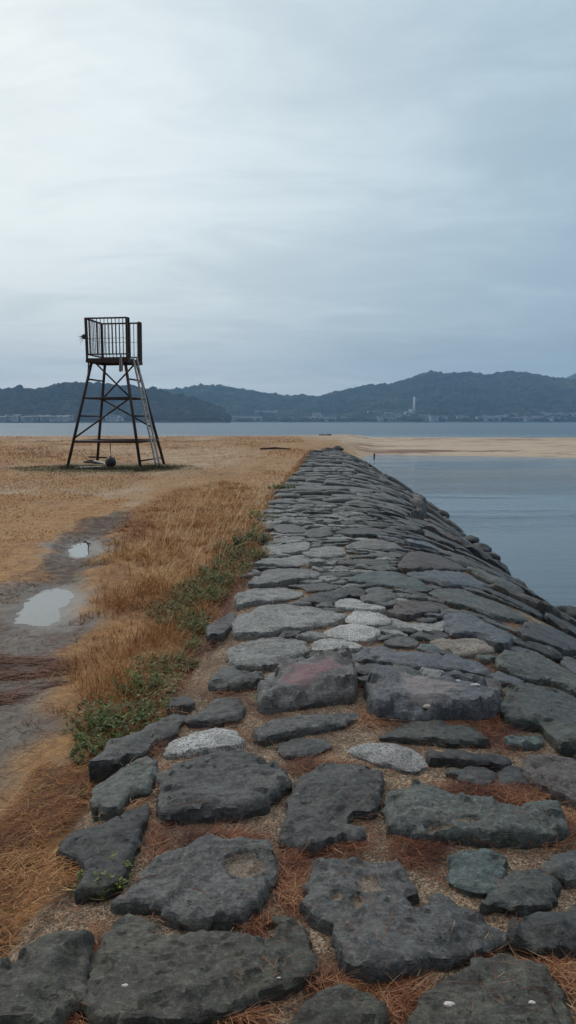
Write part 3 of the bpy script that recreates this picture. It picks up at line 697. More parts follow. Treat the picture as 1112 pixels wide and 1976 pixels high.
# the rest of the paving: cells packed between each other and around the stones above
seeds = []
rng = np.random.default_rng(5)
yy = .9
while yy < DY_END - .3:
    dy = .44 + .016 * min(yy, 25) + .1 * rng.random(); x0, x1 = float(xL(yy)), float(xR(yy))
    xx = x0 + rng.uniform(.05, .3)
    while xx < x1 + .3:
        t = (xx - x0) / (x1 - x0)
        sx, sy = xx + rng.uniform(-.1, .1), yy + rng.uniform(-.16, .16)
        seeds.append((sx, sy)); xx += rng.uniform(.34, .95) if t < .6 else rng.uniform(.55, 1.15)
    yy += dy
for _ in range(900):      # small stones wedged into the gaps
    y_ = rng.uniform(3.8, 14); seeds.append((rng.uniform(float(xL(y_)), float(xL(y_)) + .58 * float(xR(y_) - xL(y_))), y_))
def okseed(x, y):
    px, py = proj(x, y, float(zprof(x, y)))
    ok = py < 1330 or px < -10 or px > 1122 or py > 1995 or (py < 1300 and px > 862 + (py - 1050) * 1.08)
    return ok
keep = []
for s_ in seeds:
    if not okseed(*s_): continue
    if 3.5 < s_[1] < 7.5 and s_[0] < xL(s_[1]) + .42 and proj(s_[0], s_[1], 0)[1] < 1330: continue
    if any(sd(np.array([s_[0]]), np.array([s_[1]]), w)[0] > -.035 for w in POLYS): continue
    if any((s_[0] - q[0]) ** 2 + (1.3 * (s_[1] - q[1])) ** 2 < (.20 if s_[1] > 9 else .13) ** 2 for q in keep): continue
    keep.append(s_)
seeds = np.array(keep)
def clip(poly, p, n):
    out = []
    for i in range(len(poly)):
        a, b = poly[i], poly[(i + 1) % len(poly)]
        da, db = np.dot(a - p, n), np.dot(b - p, n)
        if da <= 0: out.append(a)
        if (da < 0 < db) or (db < 0 < da): out.append(a + (b - a) * da / (da - db))
    return out
cells = []
AN = np.array([1.0, 1.35])       # metric: stones lie across the causeway
for i, s_ in enumerate(seeds):
    q0 = s_ * AN
    R_ = .75
    poly = [q0 + np.array(v) * R_ for v in ((-1, -1), (1, -1), (1, 1), (-1, 1))]
    dd = np.linalg.norm(seeds * AN - q0, axis=1)
    g = .010 + .0003 * s_[1]
    for yy_ in (s_[1] - .4, s_[1] + .4):
        pass
    poly = clip(poly, np.array([float(xL(s_[1])) + rng.uniform(-.03, .05), s_[1]]) * AN, np.array([-1.0, .06]))
    poly = clip(poly, np.array([float(xR(s_[1])) + rng.uniform(.0, .35), s_[1]]) * AN, np.array([1.0, -.06]))
    for j in np.argsort(dd)[1:22]:
        b = seeds[j] * AN; n = (b - q0) / (dd[j] + 1e-9); poly = clip(poly, (q0 + b) / 2 - n * g, n)
        if len(poly) < 3: break
    bb = ALLB * AN; db = np.linalg.norm(bb - q0, axis=1)
    for j in np.argsort(db)[:60]:
        if db[j] > 1.2 or len(poly) < 3: break
        n = (bb[j] - q0) / (db[j] + 1e-9); poly = clip(poly, bb[j] - n * .028, n)
    if len(poly) < 3: continue
    poly = np.array(poly) / AN
    a = .5 * abs(np.sum(poly[:, 0] * np.roll(poly[:, 1], -1) - poly[:, 1] * np.roll(poly[:, 0], -1)))
    if a < .009 or (a / max(np.ptp(poly[:, 0]), np.ptp(poly[:, 1])) < .05): continue
    cells.append((s_, poly, a))
cells.sort(key=lambda c: c[0][1])
rows = {}
stuffV, stuffF, so = [], [], 0
inview = 0
ORD = ['first', 'second', 'third', 'fourth', 'fifth', 'sixth', 'seventh', 'eighth', 'ninth', 'tenth', 'eleventh', 'twelfth']
def ordn(n): 
    if n < 12: return ORD[n]
    m = n + 1; return '%d%s' % (m, {1: 'st', 2: 'nd', 3: 'rd'}.get(m % 10 if m % 100 not in (11, 12, 13) else 0, 'th'))
bands = {}
for c in cells:
    bands.setdefault(int(c[0][1] / .55), []).append(c)
bi = -1; NMAX = 222
for bk in sorted(bands):
    L = sorted(bands[bk], key=lambda c: c[0][0]); bi += 1
    for k, (s_, poly, a) in enumerate(L):
        px, py = proj(s_[0], s_[1], float(zprof(*s_)))
        t = (s_[0] - xL(s_[1])) / (xR(s_[1]) - xL(s_[1]))
        vis = -90 < px < 1200 and py < 2050
        if s_[1] > 6 and not vis: continue
        if not vis and s_[1] < 6 and (px > 1900 or py > 2700): continue
        u = rng.random()
        if t > .62: mat = ['dark', 'slate', 'dark', 'green', 'brown'][int(u * 5)]
        elif t > .4: mat = ['slate', 'dark', 'green', 'blue', 'slate', 'brown'][int(u * 6)]
        else: mat = ['light', 'slate', 'light', 'green', 'slate', 'light', 'light'][int(u * 7)]
        if t > .88: mat = 'dark'
        H = rng.uniform(.025, .075) * (.55 if a < .06 else 1) * (1 + .5 * (t > .75)) + (.16 * rng.random() if (t > .84 and rng.random() < .3) else 0); step = max(.02, .0052 * s_[1])
        tl = (rng.normal() * .06, -abs(rng.normal()) * .065)
        seed = 100 + bi * 7.13 + k * 1.9
        if inview < NMAX:
            o = stone_mesh('paving_stone', poly, H, mat, seed, step, tl, 1.25)
            if o is None: continue
            inview += vis
            col = {'dark': 'dark wet', 'slate': 'slate-grey', 'green': 'greenish grey', 'blue': 'bluish grey', 'brown': 'brownish', 'light': 'pale grey'}[mat]
            shp = 'broad' if a > .22 else ('small' if a < .08 else 'mid-sized')
            if py < 1075: wh = '%s row of the far paving' % ordn(max(0, int((s_[1] - 9) / .55)))
            elif px > 1000: wh = 'band %d of the water-side slope' % (bi + 1)
            else: wh = 'band %d of the near edge' % (bi + 1)
            side = '%s from the grass' % ordn(k) if t < .5 else '%s from the water' % ordn(len(L) - 1 - k)
            tag(o, '%s %s stone, %s, %s' % (shp, col, side, wh), 'stone', 'stones paving the causeway')
        else:
            r_ = stone_mesh('x', poly, H, mat, seed, max(step, .1), tl, 1.2, stuff=True)
            if r_ is None: continue
            stuffV.append(r_[0]); stuffF += [tuple(i + so for i in f) for f in r_[1]]; so += len(r_[0])
if stuffV:
    V = np.concatenate(stuffV); me = mesh_np('distant_paving', V, stuffF, M['slate'], True)
    tag(link('distant_paving', me), 'hundreds of small grey stones paving the far end of the causeway', 'paving', kind='stuff')
print('cells', len(cells), 'individual', inview)

# ------------------------------------------------------------------ blades, needles, leaves
def strips(name, B, az, length, width, pitch, droop, rnd, mat, seg=3, curl=None):
    """B (n,3) roots; az heading; pitch elevation at the root; droop how far it bends over"""
    n = len(B); L = length[:, None]; s = np.linspace(0, 1, seg + 1)[None, :]
    a = az[:, None] + (0 if curl is None else curl[:, None] * s)
    el = pitch[:, None] - droop[:, None] * s
    ds = L / seg
    hx = np.cumsum(np.concatenate([np.zeros((n, 1)), (np.cos(el) * np.cos(a))[:, :-1] * ds], 1), 1)
    hy = np.cumsum(np.concatenate([np.zeros((n, 1)), (np.cos(el) * np.sin(a))[:, :-1] * ds], 1), 1)
    hz = np.cumsum(np.concatenate([np.zeros((n, 1)), np.sin(el)[:, :-1] * ds], 1), 1)
    P_ = np.stack([B[:, 0:1] + hx, B[:, 1:2] + hy, B[:, 2:3] + hz], 2)
    w = (width[:, None] * (1 - s ** 2 * .85)) / 2
    wa = az + math.pi / 2 + rng.uniform(-.7, .7, n)
    wd = np.stack([np.cos(wa), np.sin(wa), rng.uniform(-.4, .4, n)], 1)[:, None, :] * w[:, :, None]
    V = np.stack([P_ - wd, P_ + wd], 2).reshape(n, -1, 3)
    k = V.shape[1]; V = V.reshape(-1, 3)
    f = np.array([[2 * i, 2 * i + 1, 2 * i + 3, 2 * i + 2] for i in range(seg)])
    Fc = (np.arange(n)[:, None, None] * k + f[None]).reshape(-1, 4)
    return mesh_np(name, V, Fc, mat, False, dict(rnd=np.repeat(rnd, k)))
def scatter(poly, n, soft=0.0, fn=None):
    A = np.array(poly); mn, mx = A.min(0) - soft, A.max(0) + soft
    X = rng.uniform(mn[0], mx[0], n * 3); Y = rng.uniform(mn[1], mx[1], n * 3)
    s_ = sd(X, Y, poly) + soft * 1.5 * fbm(X * 2.2, Y * 2.2, 3.0, 4)
    k = s_ > 0
    if fn is not None: k &= rng.random(len(X)) < fn(X, Y, s_)
    X, Y = X[k][:n], Y[k][:n]; return X, Y
U = rng.uniform
def gzz(X, Y):
    z = gz(X, Y); on = X > xL(Y) - .06
    return np.where(on, zprof(X, Y) - .01, z)
PX = np.concatenate([[0], [0]])
# tall dry grass beside the causeway: tussocks
X, Y = scatter(tall_w, 9500, .32, lambda x, y, s_: np.clip(4.5 / y, .2, 1) * np.clip(.5 + 1.3 * fbm(x * 2.0, y * 2.0, 7, 3), .15, 1))
nb = 15; n = len(X); ca = fbm(X * 1.6, Y * 1.6, 12, 3); hc = np.clip(.15 + .20 * ca + rng.normal(0, .035, n), .05, .30) * np.where(Y > 6, np.clip(1.25 - .05 * Y, .5, 1), 1) * np.clip(sst(1.8, 4.5, Y), .4, 1)
hc *= .4 + .6 * sst(-.1, .45, sd(X, Y, tall_w)); hue = np.clip(.42 + ca * .9 + rng.normal(0, .16, n), 0, 1)
rp = lambda a: np.repeat(a, nb)
aa = U(0, 6.28, n * nb); ro_ = np.abs(rng.normal(0, .028, n * nb)) * np.clip(rp(Y) / 5, 1, 2)
Xb, Yb = rp(X) + np.cos(aa) * ro_, rp(Y) + np.sin(aa) * ro_; m_ = n * nb; wind = rng.random(m_) < .35
me = strips('tall_dry_grass', np.stack([Xb, Yb, gzz(Xb, Yb) - .01], 1), np.where(wind, U(0, 6.28, m_), aa), rp(hc) * U(.5, 1.7, m_) * np.where(rng.random(m_) < .03, 1.5, 1), U(.0014, .0036, m_) * np.clip(Yb / 4.5, 1, 2.4),
            U(.35, 1.5, m_), U(.1, 2.2, m_), np.clip(rp(hue) + rng.normal(0, .17, m_), 0, 1), M['straw'], 3, U(-1.2, 1.2, m_))
tag(link('dry_grass', me), 'tall orange-brown dry grass between the puddled path and the causeway', 'grass', kind='stuff')
X, Y = scatter(tall_w, 14000, .1)
me = strips('broken_grass', np.stack([X, Y, gzz(X, Y) + U(0, .05, len(X))], 1), U(0, 6.28, len(X)), U(.03, .12, len(X)), U(.002, .004, len(X)) * np.clip(Y / 5, 1, 2), U(-.3, .4, len(X)), U(-.4, .4, len(X)), np.clip(rng.normal(.28, .2, len(X)), 0, 1), M['straw'], 2, U(-1, 1, len(X)))
tag(link('broken_grass', me), 'broken dead stems matted at the foot of the tall dry grass', 'grass', kind='stuff')
X, Y = scatter(weed_w, 9000, .2)
me = strips('grass_in_weeds', np.stack([X, Y, gzz(X, Y)], 1), U(0, 6.28, len(X)), U(.06, .24, len(X)) * np.clip(sst(2, 5, Y), .3, 1), U(.0015, .0032, len(X)) * np.clip(Y / 4.5, 1, 2), U(.3, 1.4, len(X)), U(.1, 1.8, len(X)), np.clip(rng.normal(.45, .25, len(X)), 0, 1), M['straw'], 3, U(-1, 1, len(X)))
tag(link('grass_in_weeds', me), 'dry stems standing among the green weeds beside the paving', 'grass', kind='stuff')
edge_w = P([(170, 1490), (205, 1452), (330, 1345), (400, 1310), (445, 1215), (480, 1130), (512, 1060), (470, 1060), (380, 1190), (300, 1300), (200, 1400)])
X, Y = scatter(edge_w, 11000, .08)
me = strips('edge_litter', np.stack([X, Y, gzz(X, Y) + U(0, .03, len(X))], 1), U(0, 6.28, len(X)), U(.03, .11, len(X)), U(.0015, .003, len(X)) * np.clip(Y / 4, 1, 2), U(-.2, .5, len(X)), U(-.2, .6, len(X)), np.clip(rng.normal(.35, .25, len(X)), 0, 1), M['needle'], 2, U(-1, 1, len(X)))
tag(link('edge_litter', me), 'dark red-brown litter between the weeds and the paving edge', 'litter', kind='stuff')
# a few pale arching stalks
n = 260; X, Y = scatter(P([(380, 960), (500, 950), (500, 1060), (400, 1120), (300, 1150), (290, 1020)]), n)
me = strips('pale_stalks', np.stack([X, Y, gzz(X, Y)], 1), U(-.4, 1.6, len(X)), U(.35, .65, len(X)), np.full(len(X), .006), U(.8, 1.3, len(X)), U(.4, 1.2, len(X)), U(.85, 1, len(X)), M['straw'], 5)
tag(link('pale_grass_stalks', me), 'pale long grass stalks arching out of the brown grass', 'grass', kind='stuff')
# short dry lawn
def lawn(poly, n, nm, lab, hb=.05):
    X, Y = scatter(poly, n, .5, lambda x, y, s_: np.clip(7 / y, .1, 1) * np.clip(.5 + 1.6 * fbm(x * 1.3, y * 1.3, 31, 4), .12, 1))
    cl = fbm(X * .9, Y * .9, 18, 3)
    me = strips(nm, np.stack([X, Y, gzz(X, Y) - .004], 1), U(0, 6.28, len(X)), U(.5, 1.5, len(X)) * hb * (1 + cl), U(.003, .005, len(X)) * np.clip(Y / 5, 1, 4),
                U(-.05, .55, len(X)), U(-.1, .4, len(X)), np.clip(.55 + cl * .8 + rng.normal(0, .22, len(X)), 0, 1), M['lawn'], 2)
    tag(link(nm, me), lab, 'grass', kind='stuff')
lawn(lawn_w, 90000, 'short_grass', 'short brown matted grass left of the puddles')
lawn(lawn2_w, 90000, 'short_grass', 'short orange-brown grass running along the far causeway', .07)
# stubble over the far beach
Y = np.exp(U(math.log(11), math.log(92), 130000)); X = U(-.42, .12, len(Y)) * Y - .3
k = (X < xL(np.minimum(Y, 44)) - .1) & (rng.random(len(X)) < np.clip(.42 + 2.2 * fbm(X * .35, Y * .14, 71, 4), .06, 1)); X, Y = X[k], Y[k]; n = len(X)
me = strips('beach_stubble', np.stack([X, Y, gz(X, Y) - .004], 1), U(0, 6.28, n), U(.05, .13, n) * np.clip(Y / 25, .7, 1.6), U(.008, .016, n) * np.clip(Y / 20, .6, 2), U(.1, .9, n), U(0, .6, n), np.clip(.40 + .8 * fbm(X * .5, Y * .3, 73, 3) + rng.normal(0, .22, n), 0, 1), M['lawn'], 2)
tag(link('beach_stubble', me), 'sparse dead stubble dotting the open beach around the tower', 'grass', kind='stuff')
# straw litter bottom left
X, Y = scatter(str_w, 15000, .10)
me = strips('straw_litter', np.stack([X, Y, gzz(X, Y) + U(.0, .035, len(X))], 1), U(-.3, 1.3, len(X)) + (rng.random(len(X)) < .55) * U(-2, 2, len(X)), U(.015, .11, len(X)), U(.0014, .0036, len(X)), U(-.12, .25, len(X)), U(-.25, .25, len(X)),
            np.clip(.33 + .9 * fbm(X * 3, Y * 3, 61, 3) + rng.normal(0, .24, len(X)), 0, 1), M['straw'], 2, U(-.9, .9, len(X)))
tag(link('straw', me), 'flattened pale straw lying at the left foot of the causeway', 'straw', kind='stuff')
# dark needle litter on the path
def flat(poly, n, nm, lab, rn, az, az_s, mat, soft=.05, dens=None, w=(.0014, .0024)):
    X, Y = scatter(poly, n, soft, dens)
    me = strips(nm, np.stack([X, Y, gzz(X, Y) + U(.002, .012, len(X))], 1), az + rng.normal(0, az_s, len(X)), U(.07, .16, len(X)), U(w[0], w[1], len(X)) * np.clip(Y / 4, 1, 2), U(-.06, .14, len(X)), U(-.05, .2, len(X)), np.clip(rn + rng.normal(0, .2, len(X)), 0, 1), mat, 2, U(-.6, .6, len(X)))
    tag(link(nm, me), lab, 'pine needles', kind='stuff')
flat(lit_w, 15000, 'needle_litter', 'bands of dark red-brown needles across the gravel path', .25, .15, .45, M['needle'], .2, lambda x, y, s_: sst(-.05, .15, fbm(x * 1.5, y * 9, 8, 3)) + .05, (.0028, .0048))
flat(P([(-60, 1180), (130, 1130), (200, 1050), (250, 1000), (160, 1000), (60, 1100), (-100, 1170)]), 3000, 'needle_litter', 'thin dark needles around the two puddles', .2, .1, .7, M['needle'], .1, lambda x, y, s_: np.where((sd(x, y, pud[0]) > -.05) | (sd(x, y, pud[1]) > -.05), 0, .6), (.002, .004))
flat(path_w, 7000, 'needle_litter', 'scattered dark needles on the wet gravel path', .25, .1, .9, M['needle'], .05, lambda x, y, s_: np.where((sd(x, y, pud[0]) > -.1) | (sd(x, y, pud[1]) > -.1) , 0, np.where(y < 6.5, .9, .35)), (.0022, .004))

# red pine needles between the stones
DYK = [(float(xL(y)) - .06, y) for y in np.linspace(1.3, 12, 30)] + [(float(xL(y) + .62 * (xR(y) - xL(y))), y) for y in np.linspace(12, 1.3, 30)]
allow_on = .045
def needles(n):
    # drifts: elongated piles at chosen spots plus a thin general cover
    spots = [(560, 1700, 26, 70, 1620), (420, 1620, 90, 16, 1116), (640, 1630, 70, 18, 756), (300, 1640, 22, 60, 576), (770, 1350, 1, 1, 1), (610, 1480, 80, 16, 900),
             (260, 1560, 30, 14, 160), (650, 1700, 14, 60, 468), (800, 1640, 60, 30, 1116), (860, 1395, 70, 14, 540), (720, 1385, 70, 20, 1152), (700, 1300, 16, 50, 756), (960, 1400, 40, 50, 1620),
             (900, 1530, 90, 18, 1620), (1000, 1530, 60, 30, 1440), (1080, 1600, 40, 40, 900), (1080, 1870, 50, 60, 1260), (640, 1900, 60, 20, 684), (760, 1930, 60, 50, 1260), (880, 1840, 60, 14, 576),
             (490, 1830, 1, 1, 1), (500, 1790, 40, 12, 432), (440, 1960, 60, 20, 648), (130, 1960, 40, 30, 756), (185, 1840, 12, 50, 360), (440, 1350, 60, 20, 260), (350, 1330, 60, 40, 300), (480, 1420, 50, 20, 320),
             (860, 1235, 50, 12, 260), (980, 1220, 40, 20, 300), (940, 1300, 18, 30, 240), (1000, 1350, 16, 40, 160), (780, 1460, 1, 1, 1), (300, 1440, 30, 12, 160), (310, 1500, 10, 40, 140), (1040, 1690, 60, 10, 240), (640, 1240, 20, 40, 200), (900, 1690, 1, 1, 1)]
    X, Y, A = [], [], []
    for (a, b, ra, rb, m) in spots:
        q = rng.normal(0, .5, (m, 2)); pts = np.array([at_dyke(a + ra * u, b + rb * v) for u, v in q])
        c = at_dyke(a, b); e = at_dyke(a + ra, b); f = at_dyke(a, b - rb)
        base = 0.0 if abs(e[0] - c[0]) > abs(f[1] - c[1]) else 1.4
        X.append(pts[:, 0]); Y.append(pts[:, 1]); A.append(base * (rng.random(m) < .5) + U(-1.5, 1.5, m))
    x0, y0 = scatter(DYK, 15000, .02, lambda x, y, s_: np.clip(3.2 / y, .15, 1))
    X.append(x0); Y.append(y0); A.append(U(0, 6.28, len(x0)))
    X, Y, A = map(np.concatenate, (X, Y, A))
    inside = np.zeros(len(X), bool)
    L_ = U(.03, .10, len(X))
    cx_, cy_ = X + np.cos(A) * L_ / 2, Y + np.sin(A) * L_ / 2
    for w in POLYS:
        inside |= (sd(cx_, cy_, w) > -.008) | (inpoly(X, Y, w)) | inpoly(X + np.cos(A) * L_, Y + np.sin(A) * L_, w)
    for s_, poly, a in cells:
        if s_[1] < 13: inside |= inpoly(cx_, cy_, poly)
    k = ~inside
    X, Y, A, L_ = X[k], Y[k], A[k], L_[k]
    cl = fbm(X * 5, Y * 5, 77, 3)
    Z = zprof(X, Y) + U(-.004, .016, len(X))
    return strips('pine_needles', np.stack([X, Y, Z], 1), A, L_, U(.0013, .0026, len(X)) * np.clip(Y / 3.2, 1, 3), U(-.05, .10, len(X)) + (rng.random(len(X)) < .06) * .5, U(-.1, .15, len(X)), np.clip(.50 + cl + rng.normal(0, .3, len(X)), 0, 1), M['needle'], 3, U(-.7, .7, len(X)))
tag(link('pine_needles', needles(0)), 'fallen red-brown pine needles gathered between the paving stones', 'pine needles', kind='stuff')

# needles lying on the slabs themselves
bpy.context.view_layer.update(); dg = bpy.context.view_layer.depsgraph
pts = []
for _ in range(900):
    a, b = at_dyke(U(60, 1112), 1300 + 670 * rng.random() ** .8)
    if not any(inpoly(np.array([a]), np.array([b]), w)[0] for w in POLYS): continue
    if fbm(np.array([a * 2.5]), np.array([b * 2.5]), 91, 3)[0] < -.02: continue
    ok, lc, nr_, ix_, ob, mt = S.ray_cast(dg, Vector((a, b, 1.0)), Vector((0, 0, -1)))
    if ok: pts.append((a, b, lc.z + .003))
pts = np.array(pts); n = len(pts)
me = strips('needles_on_slabs', pts, U(0, 6.28, n), U(.02, .075, n), U(.0012, .0022, n), U(-.03, .05, n), U(-.05, .05, n), np.clip(rng.normal(.5, .25, n), 0, 1), M['needle'], 2, U(-.4, .4, n))
tag(link('needles_on_slabs', me), 'loose red needles scattered on top of the near slabs', 'pine needles', kind='stuff')
# thatch of dead grass in the far joints and along the edge
X, Y = scatter([(float(xL(y)) - .25, y) for y in np.linspace(1.5, 43, 40)] + [(float(xL(y)) + .12, y) for y in np.linspace(43, 1.5, 40)], 9000, .08)
me = strips('edge_grass', np.stack([X, Y, gzz(X, Y) - .01], 1), U(0, 6.28, len(X)), U(.05, .16, len(X)) * np.clip(Y / 8, .6, 1.3), U(.002, .004, len(X)) * np.clip(Y / 5, 1, 4), U(.3, 1.3, len(X)), U(0, 1.3, len(X)), np.clip(rng.normal(.45, .25, len(X)), 0, 1), M['straw'], 2)
tag(link('edge_grass', me), 'fringe of dead grass along the left foot of the causeway', 'grass', kind='stuff')
# sand, grass and needles caught in the middle of the far causeway
X, Y = scatter([(float(xL(y)) + .6, y) for y in np.linspace(8, 40, 30)] + [(float(xL(y)) + 1.9, y) for y in np.linspace(40, 8, 30)], 5000, .2, lambda x, y, s_: sst(.05, .3, fbm(x * 1.2, y * .8, 41, 3)))
k = np.ones(len(X), bool)
for s_, poly, a in cells: k &= ~inpoly(X, Y, poly)
X, Y = X[k], Y[k]
me = strips('joint_grass', np.stack([X, Y, zprof(X, Y)], 1), U(0, 6.28, len(X)), U(.05, .12, len(X)), U(.004, .008, len(X)), U(.1, 1, len(X)), U(0, .8, len(X)), U(.3, .9, len(X)), M['straw'], 2)
tag(link('joint_grass', me), 'dead grass growing in the joints of the far paving', 'grass', kind='stuff')

# ------------------------------------------------------------------ green weeds
def weed(loc, R, h, stems, seed, name='weed_plant', mat='weed', leaf=.018, tone=.5):
    r = np.random.default_rng(seed); V, Fc, rn = [], [], []
    def leafq(p, az, el, L, w, t):
        d = np.array([math.cos(az) * math.cos(el), math.sin(az) * math.cos(el), math.sin(el)])
        s_ = np.array([-math.sin(az), math.cos(az), 0]) * w
        u = np.cross(s_, d); u = u / (np.linalg.norm(u) + 1e-9) * w * .35
        o = len(V); V.extend([p, p + d * L * .45 + s_ + u, p + d * L, p + d * L * .45 - s_ + u]); Fc.append((o, o + 1, o + 2, o + 3)); rn.extend([t] * 4)
    for i in range(stems):
        a = r.uniform(0, 6.28); rad = R * 1.3 * r.random() ** .7; b = np.array([rad * math.cos(a) * .8, rad * math.sin(a) * .8, 0])
        hh = h * r.uniform(.3, 1.0) * (1 - .40 * rad / R / 1.3); la = a + r.normal() * .5; ln = r.uniform(.1, .55)
        top = b + np.array([math.cos(la) * hh * ln, math.sin(la) * hh * ln, hh])
        sw = .0018; o = len(V); q = np.array([sw, 0, 0]); q2 = np.array([0, sw, 0])
        V.extend([b - q, b + q, top + q * .3, top - q * .3]); Fc.append((o, o + 1, o + 2, o + 3)); rn.extend([.25] * 4)
        nl = int(r.uniform(9, 17))
        for k in range(nl):
            f = r.uniform(.15, 1.0); p = b + (top - b) * f
            for m in range(3):
                sc_ = leaf * r.uniform(.6, 1.3)
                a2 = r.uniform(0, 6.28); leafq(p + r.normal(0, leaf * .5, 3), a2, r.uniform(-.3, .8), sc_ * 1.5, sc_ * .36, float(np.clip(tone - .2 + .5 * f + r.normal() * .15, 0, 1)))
    return mesh_np(name, np.array(V), np.array(Fc), M[mat], False, dict(rnd=rn))
WD = [((200, 1755), .085, .10, 26, 'small bright green weed between the triangular dark stone and largest pitted stone', .012, .55),
      ((285, 1330), .17, .22, 34, 'tallest bushy green weed in the middle of the brown grass', .018, .55),
      ((262, 1380), .12, .10, 15, 'green weed just below the tallest bushy one', .017, .45),
      ((335, 1285), .17, .15, 28, 'green weed behind and right of the tallest bushy one', .017, .4),
      ((395, 1250), .15, .12, 26, 'low weed beside the flat weathered grey slab', .016, .45),
      ((195, 1420), .14, .12, 24, 'weed above the upper tip of the straw litter', .015, .4),
      ((205, 1395), .12, .14, 18, 'thin weed among brown grass left of the long slanting stone', .015, .5),
      ((175, 1455), .12, .10, 20, 'dark weed at the left tip of the long slanting stone', .015, .3),
      ((345, 1195), .20, .16, 34, 'weed halfway along the green strip, left of the small split stone', .018, .5),
      ((390, 1150), .24, .18, 38, 'wide yellowish-green weed left of the slab with the curled end', .02, .55),
      ((430, 1125), .22, .18, 38, 'dense weed left of the third pale wedge slab', .02, .45),
      ((465, 1085), .26, .24, 60, 'large dark green bushy weed touching the paving edge', .022, .25),
      ((485, 1065), .22, .26, 54, 'darkest green bushy weed at the far end of the green strip', .022, .22),
      ((440, 1095), .22, .18, 36, 'weed between the dense one and the dark bushy ones', .02, .4),
      ((375, 1215), .16, .12, 24, 'sparse weed touching the split stone from the left', .017, .5),
      ((165, 1535), .05, .05, 9, 'tiny green sprig in the straw left of the oval grey stone', .010, .5),
      ((960, 1300), .05, .04, 12, 'tiny patch of green leaves in the gravel right of the long blue-grey slab', .009, .6),
      ((505, 1012), .20, .14, 24, 'yellow-green weed beside the rough two-lobed stone', .02, .75),
      ((545, 952), .30, .20, 30, 'yellow-green clump at the far left edge of the paving', .03, .7),
      ((500, 990), .22, .10, 20, 'low yellow-green clump by the dark slab at the grass edge', .022, .8),
      ((588, 1765), .03, .02, 8, 'moss-like sprout in the gravel left of the big notched slab', .006, .6)]
for i, (p, R, h, st_, lab, lf, tn) in enumerate(WD):
    x, y = at(p[0], p[1], -.1); z = float(gzz(np.array([x]), np.array([y]))[0])
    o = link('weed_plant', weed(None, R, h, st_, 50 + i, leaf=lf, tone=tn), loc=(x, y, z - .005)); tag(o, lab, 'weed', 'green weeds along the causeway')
# low filler of the same weeds, too small to count
X, Y = scatter(weed_w, 36000, .26, lambda x, y, s_: np.clip(y / 5.5 - .15, .45, 1) * np.clip(.15 + 2.8 * (fbm(x * 3, y * 3, 51, 3) + .02), 0, 1))
zz = gzz(X, Y) + rng.random(len(X)) ** 1.5 * .12
me = strips('low_weeds', np.stack([X, Y, zz], 1), U(0, 6.28, len(X)), U(.016, .042, len(X)), U(.008, .017, len(X)), U(-.2, .9, len(X)), U(0, .8, len(X)), np.clip(rng.normal(.42, .2, len(X)), 0, 1), M['weed'], 2)
tag(link('low_weeds', me), 'low green ground cover growing through the dry grass beside the stones', 'weeds', kind='stuff')

# shells and chips lying on the stones
def chip(px, py, H, r, lab, mat='shell', cat='shell', name='shell'):
    x, y = at_dyke(px, py, H); m = MB(); k = 9; rr = [r * (.7 + .5 * random.random()) for _ in range(k)]
    for lv, f in ((0, 1), (.5, .85), (.8, .3)):
        for i in range(k):
            a = 6.283 * i / k; m.v.append((rr[i] * f * math.cos(a) * 1.4, rr[i] * f * math.sin(a) * .8, r * lv * .7))
    for l_ in range(2):
        for i in range(k):
            j = (i + 1) % k; m.f.append((l_ * k + i, l_ * k + j, (l_ + 1) * k + j, (l_ + 1) * k + i))
    m.f.append(tuple(range(2 * k, 3 * k))); m.f.append(tuple(range(k))[::-1])
    z = float(zprof(x, y)) + H
    # rest it on whatever stone is under it
    hit = None
    bpy.context.view_layer.update()
    ok, loc_, nrm, idx, ob, mt = S.ray_cast(bpy.context.view_layer.depsgraph, Vector((x, y, 1.0)), Vector((0, 0, -1)))
    if ok: z = loc_.z
    o = m.build(name, M[mat], loc=(x, y, z - .001), smooth=True); tag(o, lab, cat)
chip(241, 1868, .09, .009, 'white shell chip on the largest pitted stone')
chip(884, 1317, .12, .014, 'white shell flake at the back of the biggest black-fronted block')
chip(918, 1327, .12, .020, 'longer cream shell flake at the right of the biggest black-fronted block')
chip(920, 1356, .13, .007, 'tiny shell speck near the front edge of the biggest black-fronted block')
chip(868, 1908, .08, .013, 'white dropping on the olive stone in the bottom right corner', 'shell', 'dropping', 'dropping')
chip(1028, 1908, .08, .008, 'smaller white speck right on the bottom right olive stone', 'shell', 'dropping', 'dropping')
chip(820, 1460, .01, .016, 'pale stone chip at the right tip of the sunken granite slab', 'shell', 'chip', 'stone_chip')
chip(1104, 1725, .06, .008, 'white chip beside the flaky dark stone at the right edge', 'shell', 'chip', 'stone_chip')
chip(538, 1858, .09, .005, 'pin-sized white speck on the right part of the largest pitted stone')
chip(1060, 1245, .08, .010, 'white shell on the broad dark water-side slab')
chip(828, 1345, .12, .030, 'brown and cream barnacle crust on the front edge of the biggest black-fronted block', 'cream', 'barnacles', 'barnacle_crust')
